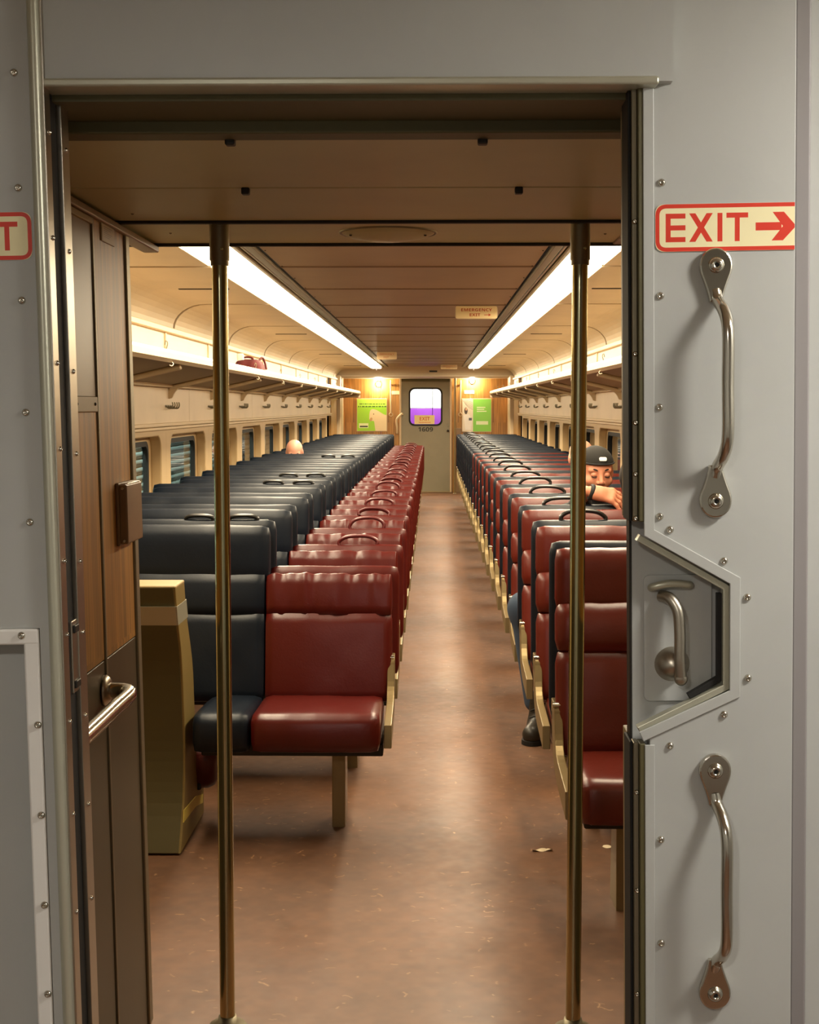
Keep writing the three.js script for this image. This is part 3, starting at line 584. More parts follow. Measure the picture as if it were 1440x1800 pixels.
function wallHandle(y, label) {
  const h = leanAt(thing('grab_handle', label, 'handle', [0, 0, 0], 'curved handles on the gray panel'), 0.419, y, FRONT);
  const L = 0.34;
  part(h, 'rod', tube([[0.0, L / 2 - 0.036, 0.0045], [0.002, L / 2 - 0.049, 0.009], [0.007, L / 2 - 0.066, 0.028], [0.0095, L / 2 - 0.088, 0.043], [0.0095, 0, 0.046], [0.0095, -L / 2 + 0.088, 0.043], [0.007, -L / 2 + 0.066, 0.028], [0.002, -L / 2 + 0.049, 0.009], [0.0, -L / 2 + 0.036, 0.0045]], 0.0088, 80, 16), M.chrome);
  for (const k of [1, -1]) {
    const ft = part(h, 'foot', teardrop(k > 0).translate(0, k * L / 2, 0.0025), M.chrome);
    part(ft, 'screw', new THREE.LatheGeometry(domeProfile(0.0118, 0.008).reverse(), 24).rotateX(Math.PI / 2), M.chrome).position.set(0, k * (L / 2), 0.011);
    part(ft, 'screw_socket', cyl(0.0034, 0.004, 6).rotateX(Math.PI / 2), M.rubber).position.set(0, k * (L / 2), 0.0135);
  }
}
wallHandle(1.5547, 'curved chrome grab handle below the red exit sign');
wallHandle(0.815, 'lower curved chrome grab handle beneath the cutout');

function drawExit(g, w, h, left) {
  g.fillStyle = '#f5eaba'; g.fillRect(0, 0, w, h);
  g.strokeStyle = '#d63a26'; g.lineWidth = h * 0.085; const q = h * 0.045, r = h * 0.2;
  g.beginPath();
  if (!left) { g.moveTo(w + 20, q); g.lineTo(q + r, q); g.quadraticCurveTo(q, q, q, q + r); g.lineTo(q, h - q - r); g.quadraticCurveTo(q, h - q, q + r, h - q); g.lineTo(w + 20, h - q); } else { g.moveTo(-20, q); g.lineTo(w - q - r, q); g.quadraticCurveTo(w - q, q, w - q, q + r); g.lineTo(w - q, h - q - r); g.quadraticCurveTo(w - q, h - q, w - q - r, h - q); g.lineTo(-20, h - q); }
  g.stroke(); g.fillStyle = '#d63a26';
  const X = left ? w - h * 2.05 : h * 0.22, Y0 = h * 0.2, Y1 = h * 0.8, t = h * 0.105, H = Y1 - Y0;
  // E
  g.fillRect(X, Y0, t, H); for (const y of [Y0, (Y0 + Y1 - t) / 2, Y1 - t]) g.fillRect(X, y, h * 0.42, t);
  // X
  const xx = X + h * 0.5, xw = h * 0.5; g.beginPath(); g.moveTo(xx, Y0); g.lineTo(xx + t * 1.25, Y0); g.lineTo(xx + xw, Y1); g.lineTo(xx + xw - t * 1.25, Y1); g.closePath(); g.fill(); g.beginPath(); g.moveTo(xx + xw, Y0); g.lineTo(xx + xw - t * 1.25, Y0); g.lineTo(xx, Y1); g.lineTo(xx + t * 1.25, Y1); g.closePath(); g.fill();
  // I
  g.fillRect(xx + xw + h * 0.1, Y0, t, H);
  // T
  const tx = xx + xw + h * 0.29; g.fillRect(tx, Y0, h * 0.46, t); g.fillRect(tx + h * 0.23 - t / 2, Y0, t, H);
  if (!left) { const ax = tx + h * 0.62, ay = h * 0.5; g.fillRect(ax, ay - t * 0.8, h * 0.55, t * 1.6); g.beginPath(); g.moveTo(ax + h * 0.36, Y0); g.lineTo(ax + h * 0.6, Y0); g.lineTo(ax + h * 0.86, ay); g.lineTo(ax + h * 0.58, Y1); g.lineTo(ax + h * 0.34, Y1); g.lineTo(ax + h * 0.58, ay); g.closePath(); g.fill(); }
}
function signShape(w, h, r, left) { // rounded only at the end away from the panel edge
  const s = new THREE.Shape(); const k = left ? -1 : 1;
  s.moveTo(k * w / 2, -h / 2); s.lineTo(k * w / 2, h / 2); s.lineTo(k * (-w / 2 + r), h / 2); s.quadraticCurveTo(k * -w / 2, h / 2, k * -w / 2, h / 2 - r); s.lineTo(k * -w / 2, -h / 2 + r); s.quadraticCurveTo(k * -w / 2, -h / 2, k * (-w / 2 + r), -h / 2); s.closePath(); return s;
}
function flatUV(g, w, h) { const p = g.attributes.position, uv = g.attributes.uv; for (let i = 0; i < p.count; i++) uv.setXY(i, p.getX(i) / w + 0.5, p.getY(i) / h + 0.5); return g; }
{
  const w = 0.2, h = 0.0675, t = canvasTex(1024, 346, (g, a, b) => drawExit(g, a, b, false));
  const s = leanAt(thing('exit_sign', 'cream sign with red EXIT and arrow on the gray right panel', 'sign'), 0.4333, 1.7793, FRONT);
  part(s, 'backing', extrude(signShape(w, h, 0.014), 0.0012), M.white);
  part(s, 'print', flatUV(new THREE.ShapeGeometry(signShape(w, h, 0.014), 8), w, h).translate(0, 0, 0.0016), std({ map: t, roughness: 0.4 }));
  const t2 = canvasTex(1024, 346, (g, a, b) => drawExit(g, a, b, true));
  const s2 = leanAt(thing('exit_sign', 'end of a red-bordered EXIT sign on the gray left panel', 'sign'), -0.561 - 0.1, 1.781, 1.97);
  part(s2, 'backing', extrude(signShape(w, h, 0.014, true), 0.0012), M.white);
  part(s2, 'print', flatUV(new THREE.ShapeGeometry(signShape(w, h, 0.014, true), 8), w, h).translate(0, 0, 0.0016), std({ map: t2, roughness: 0.4 }));
}
function hangingSign(x, d, w, h, yTop, tilt, lines, label, fade) {
  const t = canvasTex(512, 192, (g, a, b) => {
    g.fillStyle = fade ? '#d9bd92' : '#e6cf9b'; g.fillRect(0, 0, a, b); g.fillStyle = fade ? '#c07a52' : '#b43c1c'; g.font = 'bold 66px sans-serif'; g.textAlign = 'center'; g.textBaseline = 'middle';
    lines.forEach((l, i) => g.fillText(l, a / 2 + (i ? -20 : 0), b * (0.3 + 0.42 * i)));
    if (!fade) { g.fillRect(a * 0.69, b * 0.7, 70, 10); g.beginPath(); g.moveTo(a * 0.86, b * 0.72); g.lineTo(a * 0.8, b * 0.6); g.lineTo(a * 0.8, b * 0.84); g.closePath(); g.fill(); }
  });
  const s = thing('emergency_sign', label, 'sign', [x, yTop, -d]);
  s.rotation.x = tilt;
  part(s, 'plate', extrude(roundShape(w, h, 0.015, 0, -h / 2), 0.004, 0.001), M.creamTrim);
  part(s, 'print', new THREE.PlaneGeometry(w * 0.97, h * 0.94).translate(0, -h / 2, 0.0065), std({ map: t, roughness: 0.45 }));
}
hangingSign(0.288, 9.05, 0.275, 0.085, 2.188, -0.2, ['EMERGENCY', 'EXIT'], 'cream EMERGENCY EXIT sign with red arrow under the ceiling');
hangingSign(-0.55, 16.6, 0.24, 0.09, 2.188, -0.2, ['EMERGENCY', 'EXIT'], 'faded emergency exit sign farther down the left of the ceiling', true);
hangingSign(0.26, 21.6, 0.26, 0.07, 2.188, -0.2, ['EMERGENCY', 'EXIT'], 'faded emergency exit sign by the far end of the ceiling', true);

// ================================================================ RACKS AND HOOKS
for (const s of [-1, 1]) {
  const side = s < 0 ? 'left' : 'right', X = AXIS + s * WALL;
  const r = thing('luggage_rack', `long cream luggage rack on brackets along the ${side} wall`, 'rack', [X, 1.74, -3.6], 'overhead luggage racks');
  const IN = -s;                                        // toward the aisle
  const D0 = 0.05, D1 = 19.2;
  const cs = [[0.36, 0.0], [0.39, -0.005], [0.405, 0.01], [0.405, 0.035], [0.39, 0.05], [0.365, 0.045], [0.36, 0.03]];
  part(r, 'front_rail', extrude(poly(cs.map(([a, y]) => [IN * a, y])), D1 - D0, 0.002).translate(0, 0, -D1), M.creamTrim);
  part(r, 'tray', (() => { const g = new THREE.BoxGeometry(0.37, 0.006, D1 - D0); g.rotateZ(IN * Math.atan2(0.085, 0.37)); return g.translate(IN * 0.183, -0.038, -(D0 + D1) / 2); })(), std({ color: 0x9c8c72, roughness: 0.7 }));
  part(r, 'wall_rail', box(IN * 0.004, IN * 0.03, -0.095, -0.07, D0, D1, 0.005), M.creamTrim);
  part(r, 'end_cap', box(IN * 0.004, IN * 0.4, -0.06, 0.03, D1, D1 + 0.02, 0.006), M.creamTrim);
  const bar = new RoundedBoxGeometry(0.37, 0.028, 0.045, 2, 0.008).rotateZ(IN * Math.atan2(0.085, 0.37)).translate(IN * 0.185, -0.055, 0);
  const brs = new THREE.Shape(); brs.moveTo(0, -0.07); brs.lineTo(0.17, -0.045); brs.quadraticCurveTo(0.05, -0.07, 0.02, -0.155); brs.lineTo(0, -0.16); brs.closePath();
  const brg = extrude(brs, 0.016, 0.003, 8).translate(0, 0, -0.008); if (IN < 0) brg.rotateY(Math.PI);
  const clip = tube([[0, 0.048, 0], [IN * 0.008, 0.078, 0], [IN * 0.002, 0.09, 0.004], [-IN * 0.004, 0.07, 0.006]], 0.0025, 10, 5).translate(IN * 0.39, 0, 0);
  const clip2 = tube([[0, 0.0, 0], [IN * 0.012, -0.012, 0], [IN * 0.006, -0.022, 0.004], [-IN * 0.006, -0.018, 0.006]], 0.0025, 10, 5).translate(IN * 0.392, 0, 0);
  for (let i = 0; i < 12; i++) {
    const z = -(POST0 + 0.1 + i * PITCHW - 3.6); if (-z < D0 || -z > D1) continue;
    part(r, 'cross_bar', bar, M.creamTrim).position.z = z + 0.0;
    part(r, 'bracket', brg, M.creamTrim).position.z = z;
    part(r, 'clip', clip, M.dullSteel).position.z = z + 0.5; part(r, 'clip', clip2, M.cream).position.z = z + 0.4;
  }
  // coat hooks under each bracket
  const hook = (() => {
    const list = [box(IN * 0.0, IN * 0.004, -0.007, 0.007, -0.12, 0.12, 0.002)];
    return merge(list);
  })();
  const prong = tube([[0, 0.004, 0], [IN * 0.02, -0.012, 0], [IN * 0.038, -0.01, 0], [IN * 0.045, 0.008, 0], [IN * 0.042, 0.024, 0]], 0.0045, 14, 7);
  for (let i = 0; i < 12; i++) {
    const d = POST0 + 0.1 + i * PITCHW; if (d < 5 || d > 21.3) continue;
    const o = thing('coat_hook', `four-pronged coat hook on the ${side} wall, ${ORD[i - 1]} from the near end`, 'hook', [X, 1.533, -d], `coat hooks on the ${side} wall`);
    part(o, 'plate', hook, M.dullSteel);
    for (const z of [-0.105, -0.035, 0.035, 0.105]) part(o, 'prong', prong, M.dullSteel).position.z = z;
  }
}
{ // red bag lying on the left rack
  const b = thing('duffel_bag', 'dark red bag lying on the left luggage rack', 'bag', [-1.33, 1.715, -9.98]);
  const body = pad(0.2, 0.15, 0.34, 0.06, 0.012, 61, 1.5);
  put(b, 'body', body, std({ color: 0x4f0f0f, roughness: 0.85 }), 0, 0.078, 0);
  part(b, 'strap', tube([[-0.06, 0.14, 0.08], [-0.04, 0.165, 0.1], [0.03, 0.165, 0.12], [0.07, 0.1, 0.14], [0.09, 0.06, 0.16]], 0.008, 20, 6), M.strapRed);
  part(b, 'strap', tube([[0.05, 0.15, -0.1], [0.075, 0.175, -0.13], [0.09, 0.14, -0.16], [0.1, 0.09, -0.17]], 0.008, 20, 6), M.strapRed);
  put(b, 'tag', pad(0.05, 0.06, 0.02, 0.008, 0.002, 62), M.white, -0.05, 0.165, 0.13, 0.3, 'pale tag');
}

// ================================================================ FAR END
const font = await new FontLoader().loadAsync('fonts/droid/droid_sans_bold.typeface.json');
{
  const g = new TextGeometry('1609', { font, size: 0.078, depth: 0.004, curveSegments: 4 }); g.computeBoundingBox(); const bb = g.boundingBox;
  g.translate(-(bb.max.x + bb.min.x) / 2, 0, 0).scale(1.15, 1, 1);
  single('car_number', 'dark number 1609 under the far door window', 'lettering', g, std({ color: 0x2e2a22, roughness: 0.6 }), [AXIS, 1.088, -ENDWALL]).position.z = -ENDWALL - 0.008;
  const t = canvasTex(512, 230, (c, a, b) => { c.fillStyle = '#f0dc9a'; c.fillRect(0, 0, a, b); c.fillStyle = '#d0602a'; c.font = 'bold 128px sans-serif'; c.textAlign = 'center'; c.textBaseline = 'middle'; c.fillText('EXIT', a / 2, b * 0.4); let x = 110; const r = rng(8); while (x < 400) { const q = 10 + r() * 22; c.fillRect(x, b * 0.77, q, 20); x += q + 8; } });
  const s = thing('door_exit_sign', 'cream EXIT sign in the lower edge of the far door window', 'sign', [AXIS - 0.02, 1.3, -ENDWALL]);
  part(s, 'plate', box(-0.18, 0.18, -0.08, 0.08, 0.012, 0.018), M.white);
  part(s, 'print', new THREE.PlaneGeometry(0.358, 0.158).translate(0, 0, -0.011), std({ map: t, roughness: 0.5 }));
}
function poster(x0, x1, y0, y1, draw, label) {
  const w = x1 - x0, h = y1 - y0, t = canvasTex(512, Math.round(512 * h / w), draw);
  const p = thing('poster', label, 'poster', [(x0 + x1) / 2, (y0 + y1) / 2, -ENDWALL]);
  part(p, 'frame', box(-w / 2 - 0.012, w / 2 + 0.012, -h / 2 - 0.012, h / 2 + 0.012, -0.008, 0, 0.004), M.creamTrim);
  part(p, 'print', new THREE.PlaneGeometry(w, h).translate(0, 0, 0.0095), std({ map: t, roughness: 0.35 }));
}
poster(-1.345, -0.82, 1.1, 1.665, (g, w, h) => {
  g.fillStyle = '#9edb28'; g.fillRect(0, 0, w, h); g.fillStyle = '#b4e84a'; g.fillRect(0, 0, w, h * 0.24);
  g.fillStyle = '#3f6b12'; const r = rng(3); for (const [y, th, x0, x1] of [[0.14, 14, 0.08, 0.9], [0.215, 20, 0.03, 0.94]]) { let x = x0 * w; while (x < x1 * w) { const q = 14 + r() * 50; g.fillRect(x, y * h, q, th); x += q + 12; } }
  // pale horse, head low to the left
  g.fillStyle = '#ecd9ab'; g.beginPath(); g.moveTo(w, h * 0.5); g.bezierCurveTo(w * 0.85, h * 0.5, w * 0.7, h * 0.3, w * 0.5, h * 0.32); g.bezierCurveTo(w * 0.4, h * 0.36, w * 0.42, h * 0.5, w * 0.41, h * 0.62); g.bezierCurveTo(w * 0.44, h * 0.74, w * 0.56, h * 0.64, w * 0.58, h * 0.72); g.lineTo(w * 0.62, h); g.lineTo(w, h); g.closePath(); g.fill();
  g.fillStyle = '#caa267'; g.beginPath(); g.ellipse(w * 0.47, h * 0.64, 22, 34, 0.4, 0, 7); g.fill(); g.fillStyle = '#7d5c38'; g.beginPath(); g.ellipse(w * 0.56, h * 0.47, 8, 12, 0, 0, 7); g.fill();
  g.fillStyle = '#e6f2b8'; g.fillRect(w * 0.06, h * 0.76, w * 0.32, h * 0.15); g.fillStyle = '#2c3512'; g.fillRect(w * 0.09, h * 0.84, w * 0.27, h * 0.045);
}, 'green advertising poster with a pale horse, left of the far door');
poster(0.54, 1.05, 1.09, 1.665, (g, w, h) => {
  g.fillStyle = '#86d24e'; g.fillRect(0, 0, w, h); g.fillStyle = '#e9e2cf'; g.fillRect(0, 0, w * 0.37, h);
  g.strokeStyle = '#8b806c'; g.lineWidth = 6; for (let i = 0; i < 6; i++) { g.beginPath(); g.moveTo(w * 0.02 * i, h * (0.05 + 0.02 * i)); g.quadraticCurveTo(w * 0.2, h * (0.02 + 0.05 * i), w * 0.36, h * (0.12 + 0.04 * i)); g.stroke(); }
  g.fillStyle = '#4a3a30'; g.beginPath(); g.ellipse(w * 0.12, h * 0.36, 30, 60, 0, 0, 7); g.fill(); g.fillStyle = '#d9b090'; g.beginPath(); g.ellipse(w * 0.13, h * 0.31, 18, 26, 0, 0, 7); g.fill();
  g.fillStyle = '#f4f2ec'; g.beginPath(); g.moveTo(w * 0.04, h * 0.5); g.lineTo(w * 0.22, h * 0.46); g.lineTo(w * 0.34, h * 0.62); g.lineTo(w * 0.3, h * 0.95); g.lineTo(w * 0.1, h * 0.95); g.closePath(); g.fill(); g.fillStyle = '#5d6068'; g.fillRect(w * 0.22, h * 0.58, w * 0.11, h * 0.08);
  g.fillStyle = '#dff0c4'; for (const [y, a] of [[0.24, 0.3], [0.3, 0.26], [0.36, 0.34]]) g.fillRect(w * 0.5, h * y, w * a, h * 0.03); g.fillRect(w * 0.48, h * 0.68, w * 0.42, h * 0.11);
}, 'green and cream advertising poster with a seated figure, right of the far door');
for (const [x, y, w, lab] of [[-0.66, 1.78, 0.15, 'small cream notice left of the far door'], [0.66, 1.79, 0.18, 'small cream notice right of the far door']])
  single('notice', lab, 'sign', box(-w / 2, w / 2, -0.032, 0.032, -0.004, 0, 0.001), std({ color: 0xe9dcb0, roughness: 0.5 }), [x, y, -ENDWALL]);
for (const s of [-1, 1]) { // emergency pull bars beside the door
  const o = thing('pull_bar', `pale hanging pull bar with a ring, ${s < 0 ? 'left' : 'right'} of the far door`, 'pull bar', [AXIS + s * 0.62 , 1.4, -ENDWALL + 0.05], 'pull bars by the far door');
  part(o, 'bar', cyl(0.014, 0.58, 12).translate(0, 0.31, 0), M.creamTrim);
  part(o, 'ring', new THREE.TorusGeometry(0.03, 0.009, 8, 24).translate(0, -0.01, 0), M.creamTrim);
  part(o, 'bracket', box(-0.012, 0.012, 0.5, 0.53, 0, 0.05, 0.003), M.dullSteel);
}
{
  const o = thing('end_stanchion', 'thin vertical pole standing right of the far door', 'pole', [0.4, 0, -24.1]);
  part(o, 'pole', cyl(0.018, 2.03, 16).translate(0, 1.015, 0), M.arm);
  part(o, 'floor_flange', cyl(0.04, 0.012, 20, 0.03).translate(0, 0.006, 0), M.dullSteel);
  const g = thing('door_handrail', 'curved pale handrail left of the far door above the seats', 'handrail', [-0.6, 1.06, -ENDWALL + 0.03]);
  part(g, 'rail', tube([[0.06, 0.34, 0], [0.05, 0.34, 0.05], [-0.02, 0.27, 0.08], [-0.04, 0.22, 0.08], [-0.03, 0.1, 0.08], [-0.03, 0, 0.05], [-0.03, 0, 0]], 0.02, 40, 10), M.creamTrim);
  const k = thing('fold_seat', 'narrow red folding seat on the wall right of the far door', 'seat', [0.47, 0, -24.2]);
  put(k, 'cushion', pad(0.1, 0.3, 0.12, 0.03, 0.006, 71), M.red, 0.0, 0.55, -0.1, 0); put(k, 'backrest', pad(0.1, 0.28, 0.1, 0.03, 0.006, 72), M.red, 0.0, 0.9, -0.12, 0); part(k, 'wall_plate', box(-0.05, 0.05, 0.0, 1.15, 0.18, 0.24, 0.006), M.brown);
}
for (const [x, y, side] of [[-0.96, 1.93, 'left'], [0.71, 1.985, 'right']]) { // emergency lamps on the end wall
  const l = thing('wall_lamp', `small bright emergency lamp high on the ${side} of the end wall`, 'lamp', [x, y, -ENDWALL], 'emergency lamps on the end wall');
  part(l, 'base', cyl(0.045, 0.03, 24).rotateX(Math.PI / 2).translate(0, 0, 0.015), M.steel);
  part(l, 'bulb', new THREE.SphereGeometry(0.042, 24, 16).translate(0, 0, 0.06), std({ color: 0xffffff, emissive: STRIP_COLOR, emissiveIntensity: 9 }));
  const p = new THREE.PointLight(STRIP_COLOR, 3.2); p.position.set(0, 0, 0.06); p.castShadow = true; p.shadow.radius = 2; l.add(p);
}

// ================================================================ PEOPLE
const V = (x, y, z) => new THREE.Vector3(x, y, z);
const smin = (a, b, k) => { const h = Math.max(k - Math.abs(a - b), 0) / k; return Math.min(a, b) - h * h * k * 0.25; };
function capsule(p, a, b, ra, rb) { const bx = b[0] - a[0], by = b[1] - a[1], bz = b[2] - a[2], px = p.x - a[0], py = p.y - a[1], pz = p.z - a[2]; const t = Math.max(0, Math.min(1, (px * bx + py * by + pz * bz) / (bx * bx + by * by + bz * bz))); return Math.hypot(px - bx * t, py - by * t, pz - bz * t) - (ra + (rb - ra) * t); }
function ell(p, c, r) { const x = (p.x - c[0]) / r[0], y = (p.y - c[1]) / r[1], z = (p.z - c[2]) / r[2]; const k0 = Math.hypot(x, y, z), k1 = Math.hypot(x / r[0], y / r[1], z / r[2]); return k1 < 1e-9 ? -Math.min(...r) : k0 * (k0 - 1) / k1; }
function surface(fn, lo, hi, cell) {
  const c = lo.clone().add(hi).multiplyScalar(0.5), half = Math.max(hi.x - lo.x, hi.y - lo.y, hi.z - lo.z) / 2 + cell * 3, N = Math.ceil(half * 2 / cell);
  const mc = new MarchingCubes(N, new THREE.MeshBasicMaterial(), false, false, 400000); mc.isolation = 0;
  const p = V(), h = N / 2;
  for (let z = 0; z < N; z++) for (let y = 0; y < N; y++) for (let x = 0; x < N; x++) { p.set((x - h) / h * half + c.x, (y - h) / h * half + c.y, (z - h) / h * half + c.z); mc.field[z * N * N + y * N + x] = -fn(p); }
  mc.update();
  const n = mc.count, pos = new Float32Array(n * 3), nor = new Float32Array(n * 3), e = cell * 0.35;
  for (let i = 0; i < n; i++) {
    p.set(mc.positionArray[i * 3] * half + c.x, mc.positionArray[i * 3 + 1] * half + c.y, mc.positionArray[i * 3 + 2] * half + c.z); pos.set([p.x, p.y, p.z], i * 3);
    const q = V(fn(V(p.x + e, p.y, p.z)) - fn(V(p.x - e, p.y, p.z)), fn(V(p.x, p.y + e, p.z)) - fn(V(p.x, p.y - e, p.z)), fn(V(p.x, p.y, p.z + e)) - fn(V(p.x, p.y, p.z - e))).normalize(); nor.set([q.x, q.y, q.z], i * 3);
  }
  // keep the winding in step with the normals
  for (let i = 0; i < n; i += 3) { const a = V(...pos.slice(i * 3, i * 3 + 3)), b = V(...pos.slice(i * 3 + 3, i * 3 + 6)), d = V(...pos.slice(i * 3 + 6, i * 3 + 9)); const f = b.sub(a).cross(d.sub(a)); if (f.dot(V(nor[i * 3], nor[i * 3 + 1], nor[i * 3 + 2])) < 0) for (const arr of [pos, nor]) for (let k = 0; k < 3; k++) { const t = arr[(i + 1) * 3 + k]; arr[(i + 1) * 3 + k] = arr[(i + 2) * 3 + k]; arr[(i + 2) * 3 + k] = t; } }
  const g = new THREE.BufferGeometry(); g.setAttribute('position', new THREE.BufferAttribute(pos, 3)); g.setAttribute('normal', new THREE.BufferAttribute(nor, 3)); g.setAttribute('uv', new THREE.BufferAttribute(new Float32Array(n * 2), 2)); return g;
}
// head about its middle, face toward +z; 23 cm from crown to chin
function headField(p) {
  let d = ell(p, [0, 0.022, -0.012], [0.074, 0.094, 0.096]);
  d = smin(d, ell(p, [0, 0.048, -0.016], [0.07, 0.064, 0.086]), 0.03);
  d = smin(d, ell(p, [0, -0.045, 0.022], [0.056, 0.07, 0.066]), 0.035);
  d = smin(d, ell(p, [0, -0.1, 0.06], [0.022, 0.016, 0.02]), 0.03);
  for (const s of [-1, 1]) { d = smin(d, ell(p, [s * 0.042, -0.028, 0.058], [0.022, 0.02, 0.022]), 0.02); d = smin(d, ell(p, [s * 0.078, -0.004, -0.008], [0.009, 0.031, 0.019]), 0.008); }
  d = smin(d, capsule(p, [-0.042, 0.024, 0.072], [0.042, 0.024, 0.072], 0.011, 0.011), 0.018);
  for (const s of [-1, 1]) { const e = ell(p, [s * 0.031, 0.004, 0.096], [0.019, 0.013, 0.016]); d = -smin(-d, e, 0.012); d = smin(d, ell(p, [s * 0.031, 0.003, 0.077], [0.0145, 0.0115, 0.0125]), 0.004); }
  d = smin(d, capsule(p, [0, 0.012, 0.084], [0, -0.028, 0.104], 0.008, 0.0115), 0.014);
  for (const s of [-1, 1]) d = smin(d, ell(p, [s * 0.0125, -0.033, 0.094], [0.0085, 0.0075, 0.01]), 0.006);
  d = smin(d, capsule(p, [-0.021, -0.063, 0.078], [0.021, -0.063, 0.078], 0.0065, 0.0065), 0.01);
  d = smin(d, capsule(p, [-0.017, -0.073, 0.077], [0.017, -0.073, 0.077], 0.007, 0.007), 0.01);
  d = smin(d, capsule(p, [0, -0.06, -0.03], [0, -0.17, -0.045], 0.052, 0.055), 0.03);
  return d;
}
function headGeo(cell) { return surface(headField, V(-0.1, -0.17, -0.12), V(0.1, 0.13, 0.125), cell); }
// hand: wrist at the origin, knuckles toward +x, back of the hand +y, thumb side toward -z
function handField(p) {
  let d = 9; const zs = [-0.03, -0.0105, 0.0095, 0.028], L = [0.94, 1.04, 0.98, 0.8];
  for (let i = 0; i < 4; i++) d = smin(d, capsule(p, [0.0, 0, zs[i] * 0.62], [0.082 - Math.abs(i - 1) * 0.004, 0.004, zs[i]], 0.0165, 0.0125), 0.016);
  d = smin(d, capsule(p, [-0.04, 0, 0], [0.02, 0, 0], 0.022, 0.025), 0.02);
  let f = 9;
  for (let i = 0; i < 4; i++) {
    const k = L[i], z = zs[i], a = [0.08 - Math.abs(i - 1) * 0.004, 0.004, z], sp = (i - 1.3) * 0.004;
    const b = [a[0] + 0.037 * k, a[1] - 0.008 * k, z + sp + 0.008], c = [b[0] + 0.021 * k, b[1] - 0.014 * k, z + sp * 1.6 + 0.018], e = [c[0] + 0.011 * k, c[1] - 0.016 * k, z + sp * 1.8 + 0.024];
    let q = capsule(p, a, b, 0.0105, 0.0095); q = smin(q, capsule(p, b, c, 0.0096, 0.0086), 0.004); q = smin(q, capsule(p, c, e, 0.0086, 0.0076), 0.004);
    f = smin(f, q, 0.003);
  }
  d = smin(d, f, 0.009);
  let t = capsule(p, [0.02, -0.006, -0.022], [0.05, -0.02, -0.046], 0.016, 0.012); t = smin(t, capsule(p, [0.05, -0.02, -0.046], [0.078, -0.028, -0.044], 0.0115, 0.0095), 0.005); t = smin(t, capsule(p, [0.078, -0.028, -0.044], [0.098, -0.034, -0.036], 0.0095, 0.008), 0.004);
  return smin(d, t, 0.012);
}
function moved(g, pos, rot) { return g.applyMatrix4(new THREE.Matrix4().compose(V(...pos), new THREE.Quaternion().setFromEuler(new THREE.Euler(...rot)), V(1, 1, 1))); }
const bones = (list, grow = 0) => p => { let d = 9; for (const [a, b, ra, rb] of list) d = smin(d, capsule(p, a, b, ra + grow, rb + grow), 0.05); return d; };
function bounds(list, grow) { const lo = V(9, 9, 99), hi = V(-9, -9, -99); for (const [a, b, ra, rb] of list) for (const [q, r] of [[a, ra], [b, rb]]) { lo.min(V(q[0] - r - grow, q[1] - r - grow, q[2] - r - grow)); hi.max(V(q[0] + r + grow, q[1] + r + grow, q[2] + r + grow)); } return [lo, hi]; }
const cloth = (list, grow, cell = 0.014) => surface(bones(list, grow), ...bounds(list, grow), cell);
function brow(parent, s, hx) { part(parent, 'eyebrow', tube([[s * 0.016, 0.024, 0.0845], [s * 0.032, 0.0295, 0.082], [s * 0.05, 0.0225, 0.069]], 0.0048, 12, 6), M.hair).applyMatrix4(hx); part(parent, 'eyelashes', tube([[s * 0.019, -0.0035, 0.089], [s * 0.031, -0.0065, 0.0908], [s * 0.0435, -0.0025, 0.085]], 0.0024, 12, 5), M.hair).applyMatrix4(hx); }

